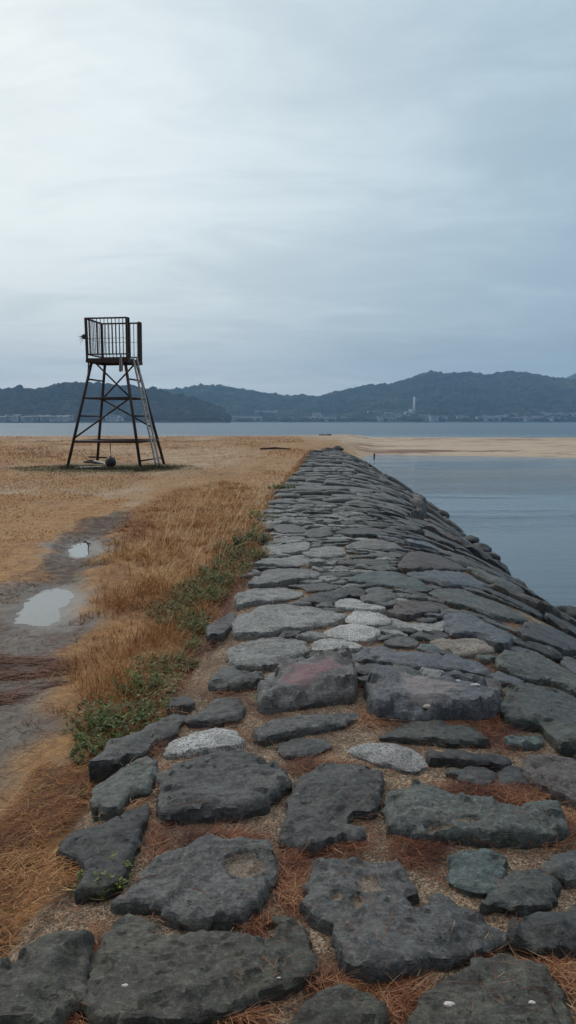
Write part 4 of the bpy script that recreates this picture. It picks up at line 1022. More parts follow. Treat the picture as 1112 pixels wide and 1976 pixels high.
# twigs on stones
def twig(p, q, H, r, lab):
    a = Vector((*at_dyke(*p, H), H)); b = Vector((*at_dyke(*q, H), H)); c = (a + b) / 2
    for v in (a, b): v.z += float(zprof(v.x, v.y)) + .008
    m = MB(); md = (a + b) / 2 + Vector((.004, .004, .003)); m.tube(a - c, md - c, r, 6); m.tube(md - c, b - c, r, 6, r * .5)
    tag(m.build('twig', M['needle_twig'], loc=tuple(c)), lab, 'twig', 'twigs lying on the stones')
M['needle_twig'] = simple('red_brown_twig', (.20, .09, .045), (.11, .045, .025), .6)
twig((747, 1802), (758, 1762), .09, .0022, 'red needle pair lying on the big notched slab')
twig((372, 1718), (403, 1734), .085, .002, 'short twig on the broad grey stone with the sand hollow')
twig((264, 1705), (302, 1692), .07, .002, 'twig at the left edge of the broad grey stone')
twig((330, 1560), (412, 1548), .10, .0016, 'thin twig across the front of the broad grey block')

# ------------------------------------------------------------------ lifeguard tower
root = empty('lifeguard_tower', (TWR[0], TWR[1], -.15), -math.radians(8.1))
tag(root, 'rusty dark iron lifeguard tower with a barred cage on four splayed legs', 'tower')
HB, HT, ZT = 1.425, .80, 4.04
def lp(ix, iy, z):        # point on a leg at height z
    f = z / ZT; h = HB + (HT - .16 - HB) * f; return Vector((ix * h, iy * h, z))
for ix in (-1, 1):
    for iy in (-1, 1):
        m = MB(); m.tube(lp(ix, iy, -.05), lp(ix, iy, ZT), .056, 10)
        m.tube(lp(ix, iy, -.05), lp(ix, iy, .03), .075, 10)
        lg = m.build('leg', M['iron'], root, True)
def strut(a, b, r=.032, mat='iron', nm='brace'):
    MB().tube(a, b, r, 8).build(nm, M[mat], root, True)
for z, full in ((1.0, 1), (1.95, 0), (2.62, 1), (3.32, 0)):
    r = .05 if z == 1.0 else .033
    for ix in (-1, 1): strut(lp(ix, -1, z), lp(ix, 1, z), r, 'iron_red' if z == 1.0 else 'iron', 'cross_bar')
    if full:
        for iy in (-1, 1): strut(lp(-1, iy, z), lp(1, iy, z), r, 'iron_red' if z == 1.0 else 'iron', 'cross_bar')
strut(lp(1, -1, .30), lp(1, 1, .30), .03, 'iron', 'cross_bar')
strut(lp(1, -1, 2.62), lp(-1, -1, 1.12), .033); strut(lp(-1, 1, 2.62), lp(1, 1, 1.45), .033)
strut(lp(-1, -1, ZT), lp(1, -1, 2.62), .033); strut(lp(1, 1, ZT), lp(-1, 1, 2.62), .033)
strut((-.79, -.60, ZT), lp(-1, -1, 3.35), .03)
# platform
m = MB()
for k in range(9):
    y = -.72 + k * .18; m.beam((-.80, y, ZT + .03), (.80, y, ZT + .03), .165, .035)
m.build('platform', M['wood'], root, bevel=.004)
m = MB()
for a, b in (((-.8, -.8), (.8, -.8)), ((.8, -.8), (.8, .8)), ((.8, .8), (-.8, .8)), ((-.8, .8), (-.8, -.8))):
    m.beam((a[0], a[1], ZT - .05), (b[0], b[1], ZT - .05), .06, .12)
m.build('platform_frame', M['iron'], root, bevel=.004)
# cage
ZR0, ZR1 = ZT + .19, ZT + 1.50; C_ = .78
def panel(a, b, bars, nm='guard_panel', top=ZR1, lean=.012):
    a = Vector((*a, 0)); b = Vector((*b, 0)); m = MB(); out = Vector((0, 0, 0))
    T = lambda p, z: Vector((p.x * (1 + lean * (z - ZR0)), p.y * (1 + lean * (z - ZR0)), z))
    m.beam(T(a, top), T(b, top), .06, .055); m.beam(T(a, ZR0), T(b, ZR0), .05, .045)
    for k in range(1, bars):
        p = a.lerp(b, k / bars); m.tube(T(p, ZR0), T(p, top), .015, 6)
    m.tube(T(a, ZR0 + .58), T(b, ZR0 + .58), .008, 6)
    m.build(nm, M['iron'], root)
def post(p, z0, z1, w=.07):
    lean = .012; f0, f1 = 1 + lean * (z0 - ZR0), 1 + lean * (z1 - ZR0)
    MB().beam((p[0] * f0, p[1] * f0, z0), (p[0] * f1, p[1] * f1, z1), w, w).build('post', M['iron'], root, bevel=.004)
panel((-C_, -C_), (C_, -C_), 11); panel((-C_, C_), (-C_, -C_), 11); panel((-C_, C_), (C_, C_), 11)
for p in ((-C_, -C_), (-C_, C_), (C_, C_), (C_, -C_)): post(p, ZT - .02, ZR1 + .02)
post((C_, -.58), ZT, ZR1 + .02, .075); post((C_, .58), ZT, ZR1 + .02, .085)
panel((C_, -C_), (C_, -.58), 2); panel((C_, .58), (C_, C_), 2)
# ladder on the right side
lad = empty('ladder', (0, 0, 0)); lad.parent = root
def ladp(s_, t): return Vector((.84 + .82 * (1 - t), -.32 + s_ * .42, .02 + t * (ZT + .1)))
for s_ in (0, 1): MB().beam(ladp(s_, 0), ladp(s_, 1), .095, .05, up=(1, 0, 0)).build('ladder_rail', M['alu'], lad, bevel=.003)
for k in range(1, 14): MB().tube(ladp(0, k / 14.2), ladp(1, k / 14.2), .022, 8).build('rung', M['alu'], lad)
def glob(lx, ly, lz):
    a = -math.radians(8.1); return (TWR[0] + lx * math.cos(a) - ly * math.sin(a), TWR[1] + lx * math.sin(a) + ly * math.cos(a), lz - .15)
# hanging float
def sphere_mesh(nm, r, mat, n=20, sq=1.0):
    V, Fc = [(0, 0, r * sq)], []
    for i in range(1, n):
        for j in range(2 * n):
            t, p = math.pi * i / n, math.pi * j / n; V.append((r * math.sin(t) * math.cos(p), r * math.sin(t) * math.sin(p), r * sq * math.cos(t)))
    V.append((0, 0, -r * sq)); k = 2 * n
    for j in range(k): Fc.append((0, 1 + j, 1 + (j + 1) % k))
    for i in range(n - 2):
        for j in range(k): Fc.append((1 + i * k + j, 1 + (i + 1) * k + j, 1 + (i + 1) * k + (j + 1) % k, 1 + i * k + (j + 1) % k))
    for j in range(k): Fc.append((len(V) - 1, 1 + (n - 2) * k + (j + 1) % k, 1 + (n - 2) * k + j))
    return mesh_np(nm, V, Fc, mat, True)
bx, by, _ = glob(.22, -1.27, 0)
fl = empty('hanging_float', (bx, by, .09)); tag(fl, 'black ball float hanging by a thin rope under the lifeguard tower', 'float')
o = link('ball', sphere_mesh('ball', .20, M['black']), fl)
m = MB(); z = .20
while z < .74:
    m.tube((.004 * math.sin(z * 60), 0, z), (.004 * math.cos(z * 50), 0, z + .05), .012 if z < .4 else .020, 6); z += .05
m.build('rope', M['net'], fl)
MB().tube((0, 0, .18), (0, 0, .225), .04, 10).build('eyelet', M['black'], fl, True)
# cloths tied to the tower
def rag(loc, w, h, lab, mat, seed, nm):
    V, Fc = [], []; nx, nz = 6, 12
    for i in range(nz + 1):
        for j in range(nx + 1):
            u, v = j / nx - .5, i / nz
            ww = w * (.35 + .65 * math.sin(min(1, v * 1.5) * 1.5)); a = seed + v * 3
            V.append((u * ww, .05 * math.sin(u * 12 + a) * (1 + v), -h * v + .02 * math.sin(u * 9 + seed)))
    for i in range(nz):
        for j in range(nx):
            a = i * (nx + 1) + j; Fc.append((a, a + 1, a + nx + 2, a + nx + 1))
    me = mesh_np(nm, V, Fc, M[mat], True); o = link(nm, me, loc=loc); m_ = o.modifiers.new('thick', 'SOLIDIFY'); m_.thickness = .006
    tag(o, lab, 'rag'); return o
gx_, gy_, gz_ = glob(.56, -.86, ZT + .16)
rag((gx_, gy_, gz_), .13, .62, 'pale cloth hanging from the platform edge of the lifeguard tower', 'cloth', .6, 'hanging_cloth')
gx_, gy_, gz_ = glob(-.84, -.86, ZT + .83)
kn = empty('tied_rope', (gx_, gy_, gz_)); tag(kn, 'dark frayed rope knotted round the left cage post of the tower', 'rope')
link('knot', sphere_mesh('knot', .075, M['net'], 8, 1.3), kn)
m = MB()
for k, (dx, dz) in enumerate(((-.22, -.02), (-.18, -.14), (-.14, -.26), (-.10, .06), (-.20, .03), (-.05, -.20))):
    m.tube((0, 0, 0), (dx * .5, -.02, dz * .3), .014, 5); m.tube((dx * .5, -.02, dz * .3), (dx, -.03, dz), .010, 5, .004)
m.build('frayed_end', M['net'], kn)
# boards under the tower
def board(px, py, L, w, h, rz, ry, mat, lab, dz=0.0, nm='board'):
    x, y = at(px, py, -.12)
    m = MB(); m.beam((-L / 2, 0, 0), (L / 2, 0, 0), w, h); o = m.build(nm, M[mat], loc=(x, y, -.10 + dz), bevel=.006)
    o.rotation_euler = (0, ry, rz); tag(o, lab, 'board', 'boards lying under the tower')
board(170, 904, .95, .20, .05, .25, -.03, 'white', 'lower left pale board under the lifeguard tower', .02)
board(186, 899, .95, .28, .06, .3, .10, 'wood', 'dark board lying flat behind the white boards under the tower', .10)
board(195, 901, .62, .16, .035, -.35, .22, 'white', 'white board tilted across the dark boards under the tower', .15)
board(197, 894, 1.05, .22, .06, -.05, .05, 'wood', 'upper dark board of the pile under the tower', .22)
board(176, 897, .30, .18, .12, .4, 0, 'wood', 'short dark block at the left end of the board pile', .12)
board(216, 901, .14, .16, .16, .1, 0, 'white', 'white block between the board pile and the black float', .08, 'block')
# dark grass growing round the tower feet
def tuftring(px, py, rx, n, nm, lab, h=.16, mat='tuft'):
    x, y = at(px, py, -.13); X = x + rng.normal(0, rx, n); Y = y + rng.normal(0, .28, n)
    me = strips(nm, np.stack([X, Y, gz(X, Y)], 1), U(0, 6.28, n), U(.5, 1.2, n) * h, U(.008, .016, n), U(.6, 1.5, n), U(0, 1, n), np.clip(rng.normal(.4, .25, n), 0, 1), M[mat], 2)
    tag(link(nm, me), lab, 'grass', kind='stuff')
tuftring(220, 906, 1.0, 2200, 'green_grass', 'dark green grass under the lifeguard tower', .11)
tuftring(132, 905, .16, 240, 'green_grass', 'grass tuft at the left foot of the tower', .2)
tuftring(272, 909, .14, 240, 'green_grass', 'grass tuft at the front right foot of the tower', .2)
tuftring(300, 905, .35, 500, 'green_grass', 'grass tuft around the ladder foot', .24)
X, Y = U(-11, -2.6, 9000), U(25.5, 29.5, 9000); e = ((X + 6.7) / 3.6) ** 2 + ((Y - 27.7) / 1.9) ** 2
k = e + .8 * fbm(X, Y, 3, 3) < 1; X, Y = X[k], Y[k]; n = len(X)
me = strips('green_turf', np.stack([X, Y, gz(X, Y)], 1), U(0, 6.28, n), U(.03, .08, n), U(.012, .022, n), U(.2, 1.2, n), U(0, 1, n), np.clip(rng.normal(.72, .2, n), 0, 1), M['tuft'], 2)
tag(link('green_turf', me), 'low green turf patch in front of the lifeguard tower', 'grass', kind='stuff')

# twig standing in the puddle
x, y = at(170, 1058, -.16); m = MB()
m.tube((0, 0, -.03), (.01, 0, .05), .008, 6); m.tube((.01, 0, .05), (-.02, 0, .10), .009, 6, .012); m.tube((-.02, 0, .10), (-.06, .01, .115), .008, 6, .004)
m.tube((.0, 0, .07), (.035, 0, .095), .006, 6, .003); m.tube((-.02, 0, .1), (-.07, 0, .09), .009, 6, .005)
tag(m.build('stick', M['bark'], loc=(x, y, -.17)), 'small dark crooked stick standing in the farther puddle', 'stick')
# post in the lagoon, boulder on the lake shore, driftwood
x, y = at(722, 883, -1.0); m = MB(); m.tube((0, 0, -.3), (.02, 0, .30), .07, 10, .055)
tag(m.build('wooden_post', M['bark'], loc=(x, y, -1.0)), 'short dark wooden post standing in the lagoon near the sandbar', 'post')
def boulder(px, py, z, r, lab, seed, sq=(1.3, 1, .6)):
    x, y = at(px, py, z); me = sphere_mesh('boulder', r, M['dark'], 14); co = np.array([v.co[:] for v in me.vertices])
    d = 1 + .5 * fbm(co[:, 0] / r * 1.1 + seed, co[:, 1] / r * 1.1, co[:, 2] / r * 1.1, 4); co = co * d[:, None] * np.array(sq)
    me.vertices.foreach_set('co', co.astype(np.float32).ravel()); o = link('boulder', me, loc=(x, y, z + r * .15)); tag(o, lab, 'rock', 'rocks beyond the causeway')
boulder(629, 844, -.35, .62, 'dark rock lying on the far lake shore beyond the end of the causeway', 1)
boulder(633, 868, -.14, .20, 'flat dark rock at the very end of the causeway', 2, (1.8, 1, .5))
boulder(652, 868, -.14, .26, 'larger pointed rock at the far right end of the causeway', 5, (1.3, 1, .75))
for k in range(34):
    y_ = 8.2 + k * .95 + U(-.3, .3); x_ = float(xR(y_)) + U(-.12, .20); r_ = U(.07, .19)
    me = sphere_mesh('shore_rock', r_, M['dark'], 9); co = np.array([v.co[:] for v in me.vertices])
    d = 1 + .7 * fbm(co[:, 0] / r_ * 1.2 + k * 3, co[:, 1] / r_ * 1.2, co[:, 2] / r_ * 1.2, 4); co = co * d[:, None] * np.array([U(.8, 1.3), U(1, 1.8), U(.5, .9)])
    me.vertices.foreach_set('co', co.astype(np.float32).ravel()); o = link('shore_rock', me, loc=(x_, y_, -.97))
    tag(o, 'dark wet rock at the lagoon waterline, %s along from the near end' % ordn(k), 'rock', 'rocks along the lagoon waterline')
x, y = at(530, 867, -.1); m = MB(); m.tube((-.9, 0, 0), (0, .1, .05), .05, 7, .07); m.tube((0, .1, .05), (1.0, 0, 0), .07, 7, .03)
tag(m.build('driftwood', M['bark'], loc=(x, y, -.08)), 'dark driftwood stick on the beach left of the causeway end', 'driftwood')

# ------------------------------------------------------------------ hills across the lake
HILLS = [
 dict(name='hill', mat='forest_a', shore=1330, ridge=1620, back=1900, n=260, tr=15000, seed=1, px=[(-900, 760), (-500, 745), (-200, 752), (0, 757), (38, 749), (80, 754), (121, 742), (145, 740), (166, 740), (200, 742), (252, 747), (302, 753), (352, 765), (375, 770), (403, 777), (428, 789), (440, 803), (447, 814.6)]),
 dict(name='hill', mat='forest_b', shore=1850, ridge=2500, back=2900, n=300, tr=15000, seed=2, px=[(-900, 760), (-300, 752), (0, 753), (180, 760), (302, 757), (352, 751), (380, 746), (408, 744), (443, 748), (470, 753), (493, 756), (530, 762), (560, 765), (582, 762), (617, 768), (680, 780), (800, 800), (900, 815)]),
 dict(name='hill', mat='forest_b', shore=1760, ridge=2450, back=2950, n=420, tr=26000, seed=3, px=[(520, 815), (560, 795), (600, 775), (617, 767), (645, 759), (668, 755), (703, 746), (753, 743), (770, 738), (789, 733), (808, 725), (829, 720), (854, 724), (880, 722), (899, 721), (920, 724), (940, 727), (958, 722), (980, 719), (1005, 722), (1035, 727), (1066, 733), (1112, 736), (1300, 725), (1700, 740), (2300, 730)]),
 dict(name='hill', mat='forest_b', shore=3100, ridge=3700, back=4050, n=200, tr=0, seed=4, px=[(950, 760), (1040, 745), (1070, 738), (1086, 731), (1098, 725), (1112, 719), (1180, 700), (1300, 705), (1600, 720), (2200, 735)]),
]
HF = {}
def ico():
    p = (1 + 5 ** .5) / 2
    v = np.array([(-1, p, 0), (1, p, 0), (-1, -p, 0), (1, -p, 0), (0, -1, p), (0, 1, p), (0, -1, -p), (0, 1, -p), (p, 0, -1), (p, 0, 1), (-p, 0, -1), (-p, 0, 1)]) / math.hypot(1, p)
    f = np.array([(0, 11, 5), (0, 5, 1), (0, 1, 7), (0, 7, 10), (0, 10, 11), (1, 5, 9), (5, 11, 4), (11, 10, 2), (10, 7, 6), (7, 1, 8), (3, 9, 4), (3, 4, 2), (3, 2, 6), (3, 6, 8), (3, 8, 9), (4, 9, 5), (2, 4, 11), (6, 2, 10), (8, 6, 7), (9, 8, 1)])
    return v, f
HN = ['dark wooded headland ending at the water left of centre', 'middle range of wooded hills', 'long wooded mountain on the right', 'pale distant peak at the far right']
for hi, hd in enumerate(HILLS):
    pxs = np.array([p[0] for p in hd['px']], float); pys = np.array([p[1] for p in hd['px']], float)
    def hfun(u, r, hd=hd, pxs=pxs, pys=pys):
        """u: bearing (x/y), r: distance along y"""
        px = CX + F * u * 1.0
        py = np.interp(px, pxs, pys, left=pys[0], right=pys[-1])
        py = py - 0.0
        H = (813 - py) / F * hd['ridge'] * 1.0 + CAMZ - (7.5 if hd['tr'] else 0)
        H = np.maximum(H, 0)
        t = (r - hd['shore']) / (hd['ridge'] - hd['shore'])
        x, y = u * r, r
        n = fbm(x / 260 + hd['seed'] * 5, y / 330, hd['seed'], 5)
        n2 = fbm(x / 90 + hd['seed'] * 3, y / 110, hd['seed'] + 4, 3)
        pr = np.where(t < 1, sst(-.12, 1.0, t + .42 * n * np.clip(1 - t, 0, 1)) * (.30 + .70 * np.clip(t, 0, 1)), 1 - sst(1, 2.0, t))
        pr = np.clip(pr, 0, 1)
        z = H * pr * (1 + .18 * n2 * np.clip(1 - t, 0, 1)) 
        lim = (H * np.maximum(r, 1) / hd['ridge'])
        z = np.where(t < 1, np.minimum(z, lim), z)
        return -2.2 + 3.6 * sst(-.02, .02, t) * (H > 1.8) + z * sst(-.02, .12, t)
    HF[hi] = hfun
    u = np.linspace((pxs[0] - CX) / F, (pxs[-1] - CX) / F, hd['n'] + 120)
    r = np.linspace(hd['shore'] - 20, hd['back'], 90)
    U_, R_ = np.meshgrid(u, r); Z = hfun(U_, R_) + fbm(U_ * R_ / 14, R_ / 14, 5, 2) * 2.5 * (R_ > hd['shore'] + 30) * (Z_ok := 1.0)
    V = np.stack([(U_ * R_).ravel(), R_.ravel(), Z.ravel()], 1); ny, nx = U_.shape; i = np.arange(ny * nx).reshape(ny, nx)
    Fc = np.stack([i[:-1, :-1].ravel(), i[:-1, 1:].ravel(), i[1:, 1:].ravel(), i[1:, :-1].ravel()], 1)
    me = mesh_np('hill', V, Fc, M[hd['mat']], True, dict(rnd=np.clip(.4 + .5 * fbm(V[:, 0] / 30, V[:, 1] / 30, 2, 3), 0, 1)))
    tag(link('hill', me), HN[hi], kind='structure')
    # woods: crown masses all over the slopes, too many and too far to count
    n = hd['tr']
    if n:
        lo = (-150 - CX) / F if hi < 2 else (540 - CX) / F; hi_ = (460 - CX) / F if hi == 0 else ((700 - CX) / F if hi == 1 else (1350 - CX) / F)
        if hi == 0: lo = (-250 - CX) / F
        uu = U(lo, hi_, n); t = rng.random(n) ** .9; t[: n // 6] = U(.92, 1.04, n // 6)
        rr = hd['shore'] + 16 + t * (hd['ridge'] - hd['shore'])
        zz = hfun(uu, rr); k = zz > .8; uu, rr, zz = uu[k], rr[k], zz[k]; n = len(uu)
        v, f = ico(); sc = np.clip(rng.lognormal(1.25 + hi * .12, .38, n), 2, 9.5)
        sx = sc * U(.8, 1.5, n); szz = sc * U(.7, 1.25, n)
        jit = 1 + .35 * rng.random((n, 12, 1))
        VV = v[None] * jit * np.stack([sx, sx, szz], 1)[:, None, :] * .8
        VV = VV + np.stack([uu * rr, rr, zz + szz * .35], 1)[:, None, :]
        FF = (np.arange(n)[:, None, None] * 12 + f[None]).reshape(-1, 3)
        cl = fbm(uu * rr / 70, rr / 70, 9 + hi, 3)
        rn = np.repeat(np.clip(.42 + cl * 1.1 + rng.normal(0, .2, n), 0, 1), 12)
        me = mesh_np('woods', VV.reshape(-1, 3), FF, M[hd['mat']], False, dict(rnd=rn))
        tag(link('woods', me), 'mixed woods covering the ' + HN[hi], 'woods', kind='stuff')

# ------------------------------------------------------------------ houses of the far shore
def house_proto(kind):
    m = MB()
    return m
def box(m, x0, x1, y0, y1, z0, z1):
    o = len(m.v)
    for z in (z0, z1):
        m.v += [(x0, y0, z), (x1, y0, z), (x1, y1, z), (x0, y1, z)]
    m.f += [(o + 3, o + 2, o + 1, o), (o + 4, o + 5, o + 6, o + 7)] + [(o + i, o + (i + 1) % 4, o + 4 + (i + 1) % 4, o + 4 + i) for i in range(4)]
    return m
def make_house(w, d, h, roof, floors, wallm, nm='house'):
    """walls with roof and windows as parts"""
    r_ = empty(nm)
    box(MB(), -w / 2, w / 2, -d / 2, d / 2, -2, h).build('wall', M[wallm], r_)
    m = MB()
    if roof == 'gable':
        e = .7; rh = d * .28; v = [(-w / 2 - e, -d / 2 - e, h + .02), (w / 2 + e, -d / 2 - e, h + .02), (w / 2 + e, d / 2 + e, h + .02), (-w / 2 - e, d / 2 + e, h + .02), (-w / 2 - e * .5, 0, h + rh), (w / 2 + e * .5, 0, h + rh)]
        m.v = v; m.f = [(0, 1, 5, 4), (2, 3, 4, 5), (1, 2, 5), (3, 0, 4), (3, 2, 1, 0)]
    else: box(m, -w / 2 - .3, w / 2 + .3, -d / 2 - .3, d / 2 + .3, h + .02, h + .5)
    m.build('roof', M['roof'] if roof == 'gable' else M['wallg'], r_)
    for fl_ in range(floors):
        z = h * (fl_ + .38) / floors
        box(MB(), -w * .42, w * .42, -d / 2 - .06, -d / 2 + .1, z, z + h / floors * .34).build('window_band', M['glassw'], r_)
    return r_
def copy_tree(o):
    c = o.copy(); COL.objects.link(c)
    for ch in o.children:
        k = ch.copy(); COL.objects.link(k); k.parent = c
    return c
PRO = [make_house(9, 8, 5.6, 'gable', 2, 'wall'), make_house(13, 9, 6.2, 'gable', 2, 'wallg'), make_house(17, 10, 9.5, 'flat', 3, 'wall'), make_house(26, 13, 7, 'gable', 1, 'wall'), make_house(7.5, 8, 5, 'gable', 2, 'wall'), make_house(24, 11, 10, 'flat', 3, 'wall')]
used = set()
def place_r(hi, px, py):
    u = (px - CX) / F; hd = HILLS[hi]
    r = np.linspace(hd['shore'] + 8, hd['ridge'], 500); z = HF[hi](np.full(500, u), r)
    y_ = proj(u * r, r, z)[1]; k = np.where(y_ <= py)[0]
    i = k[0] if len(k) else 0
    return u * r[i], r[i], z[i]
def put(kind, hi, px, py, lab, group, rz=None, sc=1.0):
    x, y, z = place_r(hi, px, py)
    o = PRO[kind] if kind not in used else copy_tree(PRO[kind]); used.add(kind)
    o.location = (x, y, z + .3); o.rotation_euler = (0, 0, U(-.5, .5) if rz is None else rz); o.scale = (sc, sc, sc)
    tag(o, lab, 'house' if kind in (0, 1, 4) else 'building', group)
CL = [  # hill, x0, x1, y0, y1, count, kinds, wording
 (0, 0, 12, 812, 813, 3, (1, 0), 'at the left picture edge'), (0, 17, 40, 809, 813, 6, (0, 1, 2, 0), 'in the first cluster from the left'), (0, 49, 73, 811, 813, 6, (0, 4, 1), 'in the second cluster from the left'),
 (0, 81, 144, 809, 813, 18, (0, 4, 0, 1), 'in the long row just left of the tower'), (0, 212, 226, 809, 813, 3, (2, 0), 'seen through the legs of the tower'), (0, 234, 241, 811, 813, 2, (4, 0), 'just right of the pair seen through the tower'),
 (1, 448, 464, 808, 813, 5, (2, 2, 1), 'right behind the tip of the dark headland'), (1, 465, 503, 811, 813, 9, (0, 1, 4, 3), 'between the headland and the long hillside building'), (1, 538, 572, 811, 813, 8, (0, 1, 4), 'straight across from the causeway'),
 (2, 588, 622, 811, 813, 4, (3, 3, 2), 'right of the end of the causeway'), (2, 624, 646, 812, 813, 4, (3, 1), 'above the dark shore rock'), (2, 655, 690, 808, 813, 8, (0, 1, 4, 0), 'between the white halls and the chimney'),
 (2, 728, 774, 803, 813, 16, (1, 0, 5, 1, 4), 'left below the tall chimney'), (2, 812, 852, 808, 813, 10, (1, 5, 0, 1), 'right of the tall chimney'), (2, 880, 897, 808, 813, 4, (2, 3, 0), 'in the cluster under the small hump'),
 (2, 920, 928, 812, 813, 1, (2,), 'standing alone as a white cube near the water'), (2, 930, 972, 808, 813, 12, (1, 0, 3, 4), 'in the rising cluster left of the terraces'), (2, 972, 1080, 801, 806, 30, (0, 0, 4, 1), 'on the upper terraces at the right'),
 (2, 975, 1070, 811, 813, 12, (4, 1, 0, 3), 'on the waterfront below the terraces'), (2, 1082, 1112, 803, 813, 11, (5, 1, 0), 'at the right picture edge'), (2, 1114, 1300, 803, 813, 14, (0, 1, 4), 'beyond the right picture edge')]
for hi, x0, x1, y0, y1, n, kinds, wd in CL:
    for k in range(n):
        kd = kinds[k % len(kinds)]
        put(kd, hi, x0 + (x1 - x0) * (k + .5) / n + U(-1, 1), U(y0, y1), ['small white gabled house', 'grey gabled house', 'white flat-roofed block', 'long low white hall', 'tiny white house', 'white apartment block'][kd] + (' on the far shore ' if len(wd.split()) < 9 else ' ') + wd, 'far shore buildings ' + wd)
def special(w, d, h, roof, fl_, wm, hi, px, py, lab):
    o = make_house(w, d, h, roof, fl_, wm, 'building'); x, y, z = place_r(hi, px, py); o.location = (x, y, z + .3); tag(o, lab, 'building')
special(58, 14, 6, 'gable', 1, 'wall', 1, 512, 799.5, 'long white building on the wooded slope above the middle shore'); special(14, 12, 10, 'flat', 2, 'wall', 1, 532, 799, 'taller white block at the right end of the long hillside building')
special(38, 16, 9, 'flat', 2, 'wall', 2, 722, 800.5, 'white hall with flat roof on the slope left of the chimney'); special(46, 14, 8, 'flat', 2, 'wall', 2, 604, 812.5, 'largest white waterfront building right of the causeway end')
special(20, 16, 15, 'gable', 2, 'wall', 2, 611, 812, 'tall white hall behind the largest waterfront building')
# chimney plant
x, y, z = place_r(2, 797, 806)
pl = empty('chimney_plant', (x, y, z)); tag(pl, 'white incineration plant with a tall pale chimney on the far shore', 'plant')
m = MB(); m.tube((0, 0, -2), (0, 0, 50), 2.9, 14, 2.5); m.build('chimney', M['wall'], pl, True)
m = MB(); m.tube((0, 0, 50.02), (0, 0, 52), 2.65, 14, 2.65); m.build('chimney_cap', M['wallg'], pl, True)
m = MB(); box(m, -22, -4, -7, 7, -2, 15); m.build('hall', M['wall'], pl); box(MB(), -26, -22.02, -5, 5, -2, 9).build('annexe', M['wall'], pl); box(MB(), -12, -4.5, -5, 5, 15.02, 21).build('roof_block', M['wall'], pl)
box(MB(), -21, -7, -7.1, -6.9, 8, 11).build('window_band', M['glassw'], pl)
# power pylons on the ridge
def pylon(px, py, H_, lab, src=[None]):
    if src[0] is None:
        m = MB()
        for sx in (-1, 1):
            for sy in (-1, 1): m.tube((sx * 3.4, sy * 3.4, -3), (sx * .7, sy * .7, 24), .38, 5)
        for z in (5, 12, 18): 
            f = 3.4 - 2.7 * z / 24
            for a, b in (((-f, -f), (f, -f)), ((f, f), (-f, f))): m.tube((*a, z), (*b, z), .25, 4)
            f2 = 3.4 - 2.7 * (z + 5) / 24; m.tube((-f, -f, z), (f2, -f2, z + 5), .25, 4); m.tube((f, -f, z), (-f2, -f2, z + 5), .25, 4)
        m.tube((0, 0, 23), (0, 0, 33), .6, 5, .3)
        for z, w in ((21, 6.5), (25.5, 5.6), (29.5, 4.6)): m.tube((-w, 0, z), (w, 0, z), .32, 4)
        o = m.build('power_pylon', M['wallg']); src[0] = o
    else: o = src[0].copy(); COL.objects.link(o)
    hd = HILLS[2]; u = (px - CX) / F; r = hd['ridge'] - 8; z = float(HF[2](np.array([u]), np.array([r]))[0])
    o.location = (u * r, r, z); s_ = H_ / 33; o.scale = (s_, s_, s_); tag(o, lab, 'pylon', 'power pylons on the ridge')
pylon(632, 762, 16, 'small power pylon at the low saddle between the hills'); pylon(684, 750, 20, 'larger power pylon on the ridge left of the mountain'); pylon(674, 753, 13, 'power pylon just left of the larger one on the ridge')

# ------------------------------------------------------------------ light: overcast sky, brighter to the left
SUN_EL, SUN_AZ = math.radians(34), math.radians(-38)      # azimuth from +Y towards +X
W = bpy.data.worlds.new('World'); S.world = W; W.use_nodes = True; nt = W.node_tree; nt.nodes.clear()
N = nt.nodes.new; Lk = nt.links.new
out = N('ShaderNodeOutputWorld'); bg = N('ShaderNodeBackground'); Lk(bg.outputs[0], out.inputs[0])
sky = N('ShaderNodeTexSky'); sky.sky_type = 'NISHITA'; sky.sun_disc = False; sky.sun_elevation = SUN_EL; sky.sun_rotation = SUN_AZ; sky.air_density = 1.2; sky.dust_density = 2.5
tc = N('ShaderNodeTexCoord'); sep = N('ShaderNodeSeparateXYZ'); Lk(tc.outputs['Generated'], sep.inputs[0])
def mth(op, a, b=0., c=None, clampv=False):
    x = N('ShaderNodeMath'); x.operation = op; x.use_clamp = clampv
    for i, v in enumerate((a, b, c)):
        if v is None: continue
        if isinstance(v, (int, float)): x.inputs[i].default_value = v
        else: Lk(v, x.inputs[i])
    return x.outputs[0]
def mr(v, a, b, c=0., d=1., smooth=True):
    x = N('ShaderNodeMapRange'); x.interpolation_type = 'SMOOTHSTEP' if smooth else 'LINEAR'; Lk(v, x.inputs[0])
    for i, q in enumerate((a, b, c, d)): x.inputs[i + 1].default_value = q
    return x.outputs[0]
def mixc(f, a, b, mode='MIX'):
    x = N('ShaderNodeMix'); x.data_type = 'RGBA'; x.blend_type = mode
    for i, v in ((0, f), (6, a), (7, b)):
        if isinstance(v, (int, float)): x.inputs[i].default_value = v
        elif isinstance(v, tuple): x.inputs[i].default_value = (*v, 1)
        else: Lk(v, x.inputs[i])
    return x.outputs[2]
dx, dy, dz = sep.outputs
zc = mth('MAXIMUM', dz, 0.0)
k = mth('DIVIDE', 1.0, mth('ADD', zc, .13))
cmb = N('ShaderNodeCombineXYZ'); Lk(mth('MULTIPLY', dx, k), cmb.inputs[0]); Lk(mth('MULTIPLY', dy, k), cmb.inputs[1])
